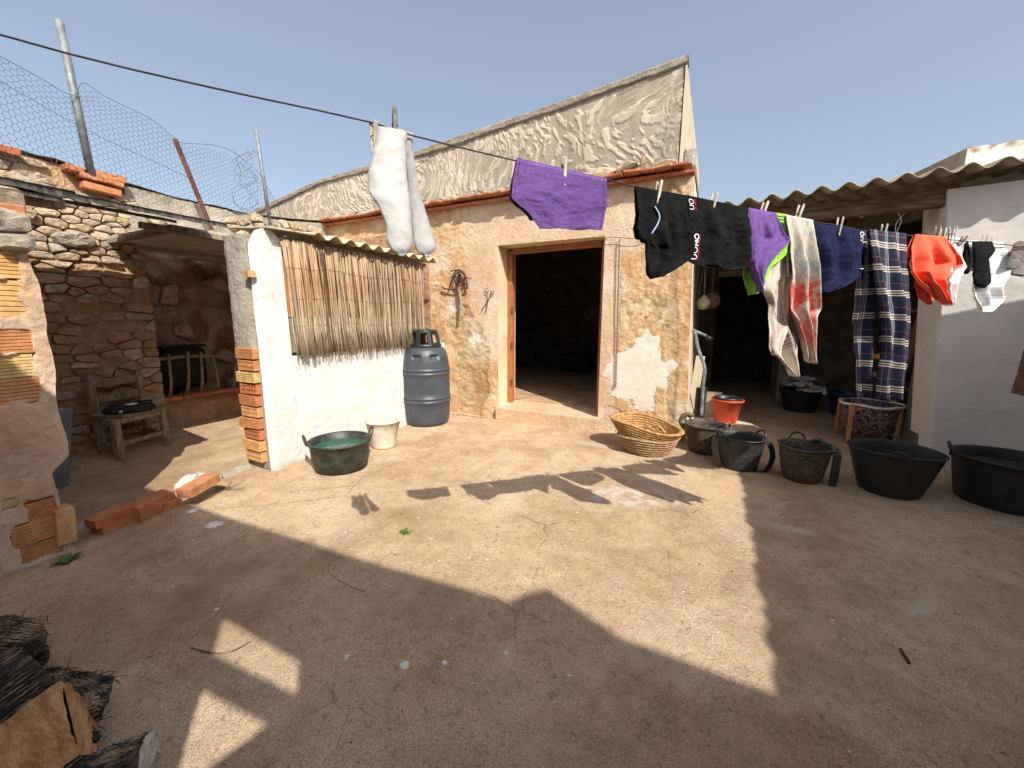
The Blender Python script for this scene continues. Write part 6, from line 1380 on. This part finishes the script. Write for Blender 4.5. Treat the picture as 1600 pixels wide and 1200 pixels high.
def barkpiece(label, outline, z0, z1, seed, n=34):
    """a curled slab of fibrous bark; outline rows give its two long edges on the ground plane"""
    s = np.linspace(0, 1, n); a = np.array([G(*p, 0)[:2] for p in outline[0]]); b = np.array([G(*p, 0)[:2] for p in outline[1]])
    ia = np.linspace(0, 1, len(a)); U, V = np.meshgrid(s, np.linspace(0, 1, 20), indexing='ij')
    Ax = np.interp(U, ia, a[:, 0]); Ay = np.interp(U, ia, a[:, 1]); Bx = np.interp(U, np.linspace(0, 1, len(b)), b[:, 0]); By = np.interp(U, np.linspace(0, 1, len(b)), b[:, 1])
    X = Ax+(Bx-Ax)*V; Y = Ay+(By-Ay)*V; Z = z0+(z1-z0)*(1-V)+.045*np.sin(V*math.pi)+.03*fbm(X*9, Y*9, 0, seed, 4, .65)+.012*np.abs(fbm(U*4, V*26, 0, seed+1, 3))
    k = (CAM_H-Z)/CAM_H; X = X*k; Y = Y*k
    i, j = np.meshgrid(np.arange(n-1), np.arange(19), indexing='ij'); q = np.stack([i*20+j, i*20+j+1, (i+1)*20+j+1, (i+1)*20+j], -1).reshape(-1, 4)
    o = obj('bark_slab', np.stack([X, Y, Z], -1).reshape(-1, 3), q.tolist(), M['bark'], None, True); md = o.modifiers.new('thick', 'SOLIDIFY'); md.thickness = .014; md.offset = -1; tag(o, label, 'bark', 'slabs of dark bark in the corner')
    P = []; g_ = np.random.default_rng(seed); W3 = np.stack([X, Y, Z], -1)
    for k_ in range(420):
        v_ = int(g_.integers(0, 20)); u0_ = int(g_.integers(0, n-8)); w_ = int(g_.integers(4, 12)); pts_ = [W3[i_, v_]+[0, 0, .002]+g_.normal(0, .002, 3)+[0, 0, abs(g_.normal(0, .002))] for i_ in range(u0_, min(u0_+w_, n))]
        P.append(tube_vf(pts_, [.0026*(1-.7*abs(2*i_/(len(pts_)-1)-1)) for i_ in range(len(pts_))], 4))
    f_ = obj('surface_fibres', *merge(P), M['fibre'], o, True); f_['kind'] = 'stuff'
    P = []
    for k_ in range(70):
        i_ = int(g_.integers(0, n)); v_ = 0 if g_.random() < .7 else 19; c_ = np.array([X[i_, v_], Y[i_, v_], Z[i_, v_]]); d_ = np.array([g_.normal(0, .02), g_.normal(0, .02), g_.normal(.0, .012)])
        P.append(tube_vf([c_, c_+d_*.6+[0, 0, .004], c_+d_], [.0018, .0014, .0006], 3))
    V_, F_ = merge(P); f_ = obj('fibres', V_, F_, M['bark'], o); f_['kind'] = 'stuff'
barkpiece('curled dark bark slab with frayed rim, uppermost in the corner pile', ([(-60, 985), (10, 962), (74, 972), (70, 1010)], [(-60, 1075), (-10, 1070), (40, 1060), (66, 1050)]), .05, .16, 71)
barkpiece('dark folded bark slab with a pointed flap beside the orange log', ([(40, 1050), (95, 1046), (140, 1054), (178, 1060)], [(30, 1120), (80, 1150), (130, 1140), (158, 1125)]), .03, .12, 73)
barkpiece('loose brown bark slab lying against the orange log, below the pointed flap', ([(60, 1110), (100, 1120), (130, 1125), (150, 1135)], [(60, 1180), (95, 1190), (120, 1180), (148, 1170)]), .015, .05, 75)

# ------------------------------------------------------------------ weeds, twigs, splats, pebbles
def weed(name, label, c, n, L, seed, spread=1.0):
    g_ = np.random.default_rng(seed); P = []
    for k in range(n):
        a = g_.uniform(0, 6.28); l = L*g_.uniform(.5, 1.1); w = l*.16; d = np.array([math.cos(a), math.sin(a), 0]); s = np.array([-d[1], d[0], 0]); h = g_.uniform(.25, .9)*spread
        b = c+np.array([g_.normal(0, L*.15), g_.normal(0, L*.15), 0]); V = []
        for t_ in (0, .35, .7, 1): r_ = w*math.sin(math.pi*(.12+.88*t_))*.6+.0006; q_ = b+d*l*t_*.8+np.array([0, 0, l*h*(t_-.55*t_*t_)]); V += [q_-s*r_, q_+[0, 0, -.002], q_+s*r_]
        Fc = [(3*i+j, 3*i+j+1, 3*i+j+4, 3*i+j+3) for i in range(3) for j in range(2)]; P.append((V, Fc))
    V, Fc = merge(P); tag(obj(name, V, Fc, M['grass'], None), label, 'weed')
weed('green_weed', 'tiny green leafy weed growing alone in the sunlit yard', G(631, 833), 22, .055, 81)
weed('green_weed', 'clump of green weeds at the foot of the brick wall end', G(105, 876), 60, .07, 82, .7)
def twigs(label, c, n, L, seed, r=.0016, name='dry_twigs'):
    g_ = np.random.default_rng(seed); P = []
    for k in range(n):
        a = g_.uniform(0, 6.28); d = np.array([math.cos(a)*.6, math.sin(a)*.6, g_.uniform(0, .5)]); p_ = c+np.array([g_.normal(0, L*.2), g_.normal(0, L*.2), .004]); pts = [p_]
        for i in range(4): d = d+g_.normal(0, .35, 3); d[2] = abs(d[2])*.6; pts.append(pts[-1]+d*L/4)
        P.append(tube_vf(spline(pts, 3), r, 4))
    V, Fc = merge(P); tag(obj(name, V, Fc, M['twig'], None, True), label, 'twigs')
twigs('tangle of dry twigs beside the lump of white mortar', G(352, 765), 34, .12, 83)
tag(tube('curved_twig', spline([G(a, b, .004) for a, b in ((298, 1012), (318, 1017), (342, 1021), (366, 1016), (392, 1002))]), .003, M['twig'], None, 6), 'thin curved dry stem crossing the bright patch in the shade', 'stem')
tag(tube('loop_of_wire', spline([G(a, b, .003) for a, b in ((570, 925), (545, 915), (520, 900), (513, 886), (525, 874), (540, 872))]), .0018, M['twig'], None, 5), 'thin curved wire lying on the shadow edge left of the middle', 'wire')
tag(tube('small_stick', [G(1407, 1014, .004), G(1421, 1036, .004)], .005, M['black_matt'], None, 6), 'short black stick lying on the shaded ground at the right', 'stick')
def splat(label, x, y, r, seed):
    c = G(x, y); g_ = np.random.default_rng(seed); n = 40; a = np.linspace(0, 2*math.pi, n, endpoint=False); rr = r*(1+.45*fbm(np.cos(a)*2.2, np.sin(a)*2.2, seed, seed, 4, .7)); zg = float(ground_h(np.array([c[0]]), np.array([c[1]]))[0])
    V = [(c[0], c[1], zg+.007)]+[(c[0]+k*rr[i]*math.cos(a[i]), c[1]+k*rr[i]*math.sin(a[i]), zg+h_) for k, h_ in ((.75, .0065), (1, .0)) for i in range(n)]
    Fc = [(0, 1+i, 1+(i+1) % n) for i in range(n)]+[(1+i, 1+n+i, 1+n+(i+1) % n, 1+(i+1) % n) for i in range(n)]
    tag(obj('lime_splat', V, Fc, M['splat'], None, True), label, 'splat', 'lime splats on the ground')
splat('white lime splat on the ground next to the low brick remains', 335, 819, .045, 91); splat('round white lime splat in the middle of the shaded foreground', 632, 1040, .017, 92); splat('small lime splat in the shade right of the round one', 695, 1037, .010, 93); splat('elongated lime splat in the shade left of the round one', 541, 1028, .012, 94); splat('lime splat in the shade, furthest right of the foreground ones', 790, 1022, .010, 95); splat('lime splat close to the mortar lump', 300, 798, .03, 96)
g = np.random.default_rng(17); P = []
ico = bmesh.new(); bmesh.ops.create_icosphere(ico, subdivisions=1, radius=1); IV = np.array([v.co[:] for v in ico.verts]); IF = [tuple(v.index for v in f.verts) for f in ico.faces]; ico.free()
for k in range(1100):
    x, y = g.uniform(-4.9, 2.6), g.uniform(.3, 4.4)**1.0; 
    if x < -3.2 and g.random() < .3: continue
    s = g.uniform(.0018, .0055)*(1.5 if g.random() < .06 else 1); P.append((IV*[s*g.uniform(.8, 1.6), s*g.uniform(.8, 1.6), s*.6]+g.normal(0, s*.12, IV.shape)+[x, y, float(ground_h(np.array([x]), np.array([y]))[0])+s*.2], IF))
for k in range(160):
    x = g.uniform(-3.2, -.2); P.append((IV*[.006, .006, .004]*g.uniform(.4, 1.6)+[x, 4.40-abs(g.normal(0, .06)), .002], IF))
V, Fc = merge(P); o = obj('gravel', V, Fc, M['stone'], None); o['kind'] = 'stuff'
P = []
for k in range(260):
    x, y = g.uniform(-2.6, 2.2), g.uniform(.4, 3.6); a = g.uniform(0, 6.28); l = g.uniform(.006, .02); d = np.array([math.cos(a), math.sin(a), 0]); z0_ = float(ground_h(np.array([x]), np.array([y]))[0])+.0015
    P.append(tube_vf([np.array([x, y, z0_]), np.array([x, y, z0_])+d*l*.5+[0, 0, .001], np.array([x, y, z0_])+d*l], [.0008, .0022, .0008], 4))
V, Fc = merge(P); o = obj('leaf_litter', V, Fc, M['twig'], None); o['kind'] = 'stuff'

P = []
for k in range(230):
    x, y = g.uniform(-3.0, 2.3), g.uniform(.3, 3.9); s = g.uniform(.003, .009)*(1.8 if g.random() < .1 else 1); n_ = 6; a_ = np.sort(g.uniform(0, 6.28, n_)); z0_ = float(ground_h(np.array([x]), np.array([y]))[0])+.001
    V_ = [(x+s*math.cos(q_)*g.uniform(.6, 1.2), y+s*math.sin(q_)*g.uniform(.5, 1.1), z0_) for q_ in a_]+[(x, y, z0_+s*.35)]; P.append((V_, [(i, (i+1) % n_, n_) for i in range(n_)]))
V, Fc = merge(P); o = obj('lime_chips', V, Fc, M['splat'], None); o['kind'] = 'stuff'
P = []
for k in range(420):                                    # dust and crumbs gathered along the walls
    r_ = g.random(); e_ = abs(g.normal(0, .05))
    if r_ < .35: x, y = -3.2+e_, g.uniform(1.9, 4.3)
    elif r_ < .6: x, y = g.uniform(-3.1, -2.45), 4.40-e_
    elif r_ < .8: x, y = g.uniform(-3.75, -3.15), g.uniform(.8, 1.9)
    else: x, y = g.uniform(1.7, 3.0), 4.45-e_
    s = g.uniform(.003, .011); P.append((IV*[s*g.uniform(.8, 1.6), s*g.uniform(.8, 1.6), s*.6]+g.normal(0, s*.15, IV.shape)+[x, y, s*.3], IF))
V, Fc = merge(P); o = obj('crumbs', V, Fc, M['earth'], None); o['kind'] = 'stuff'

# ------------------------------------------------------------------ the rest of the yard, behind and beside the camera
YR = -.70
rear = thing('rear_building', 'plastered building closing the yard behind the camera, with a small window', 'building', (0, YR-2, 0))
tops = lambda x: np.interp(x, [-7, -.33, 1.2, 2.12, 2.455, 2.465, 2.66, 3.6, 8], [3.20, 3.24, 3.36, 3.47, 3.72, 3.74, 3.50, 3.50, 3.52])
WX0, WX1, WZ0, WZ1 = .20, .69, 1.78, 2.42
us_ = np.unique(np.concatenate([np.arange(-7, 8, .12), [WX0, WX1, 2.12, 2.46, 2.66]])); kk = np.unique(np.concatenate([np.arange(0, WZ1, .1), [WZ0, WZ1]]))
def rear_fn(U, V): z = np.where(V <= WZ1, V, WZ1+(tops(U)-WZ1)*(V-WZ1)); return U, YR+.006*fbm(U*3, z*3, 0, 901), z
sheet('rear_wall', us_, np.concatenate([kk, WZ1+np.linspace(.1, 1, 8)]), rear_fn, M['beige_plaster'], rear, hole=lambda U, V: (U > WX0) & (U < WX1) & (V > WZ0) & (V < WZ1))
box('window_bar', ((WX0+WX1)/2, YR, 2.17), (WX1-WX0+.06, .03, .13), M['old_wood'], rear, rot=(0, R(-7), 0))
box('pool_trim_board', (.56, YR+.01, 1.87), (.62, .03, .32), M['old_wood'], rear, rot=(0, R(-46), 0))  # unseen board added to narrow the sun pool on the ground
obj('wall_back', [(-7, YR-.25, 0), (.1, YR-.25, 0), (.1, YR-.25, 2.9), (-7, YR-.25, 2.9)], [(0, 1, 2, 3)], M['beige_plaster'], rear)
side = thing('side_shed', 'plastered shed with corrugated roof closing the right side of the yard', 'building', (4, 1.5, 0))
inb('shed_wall', (2.85, 1.55, 1.25), (.15, 4.4, 2.5), M['beige_plaster'], side); inb('shed_wall', (4.4, 3.72, 1.25), (3.0, .12, 2.5), M['beige_plaster'], side)
corrugated('corrugated_sheet', side, M['asbestos'], (2.43, -.6, 2.56), (0, 1, 0), 4.48, (1, 0, .05), 3.6, amp=.008, edge=.03, seed=5)
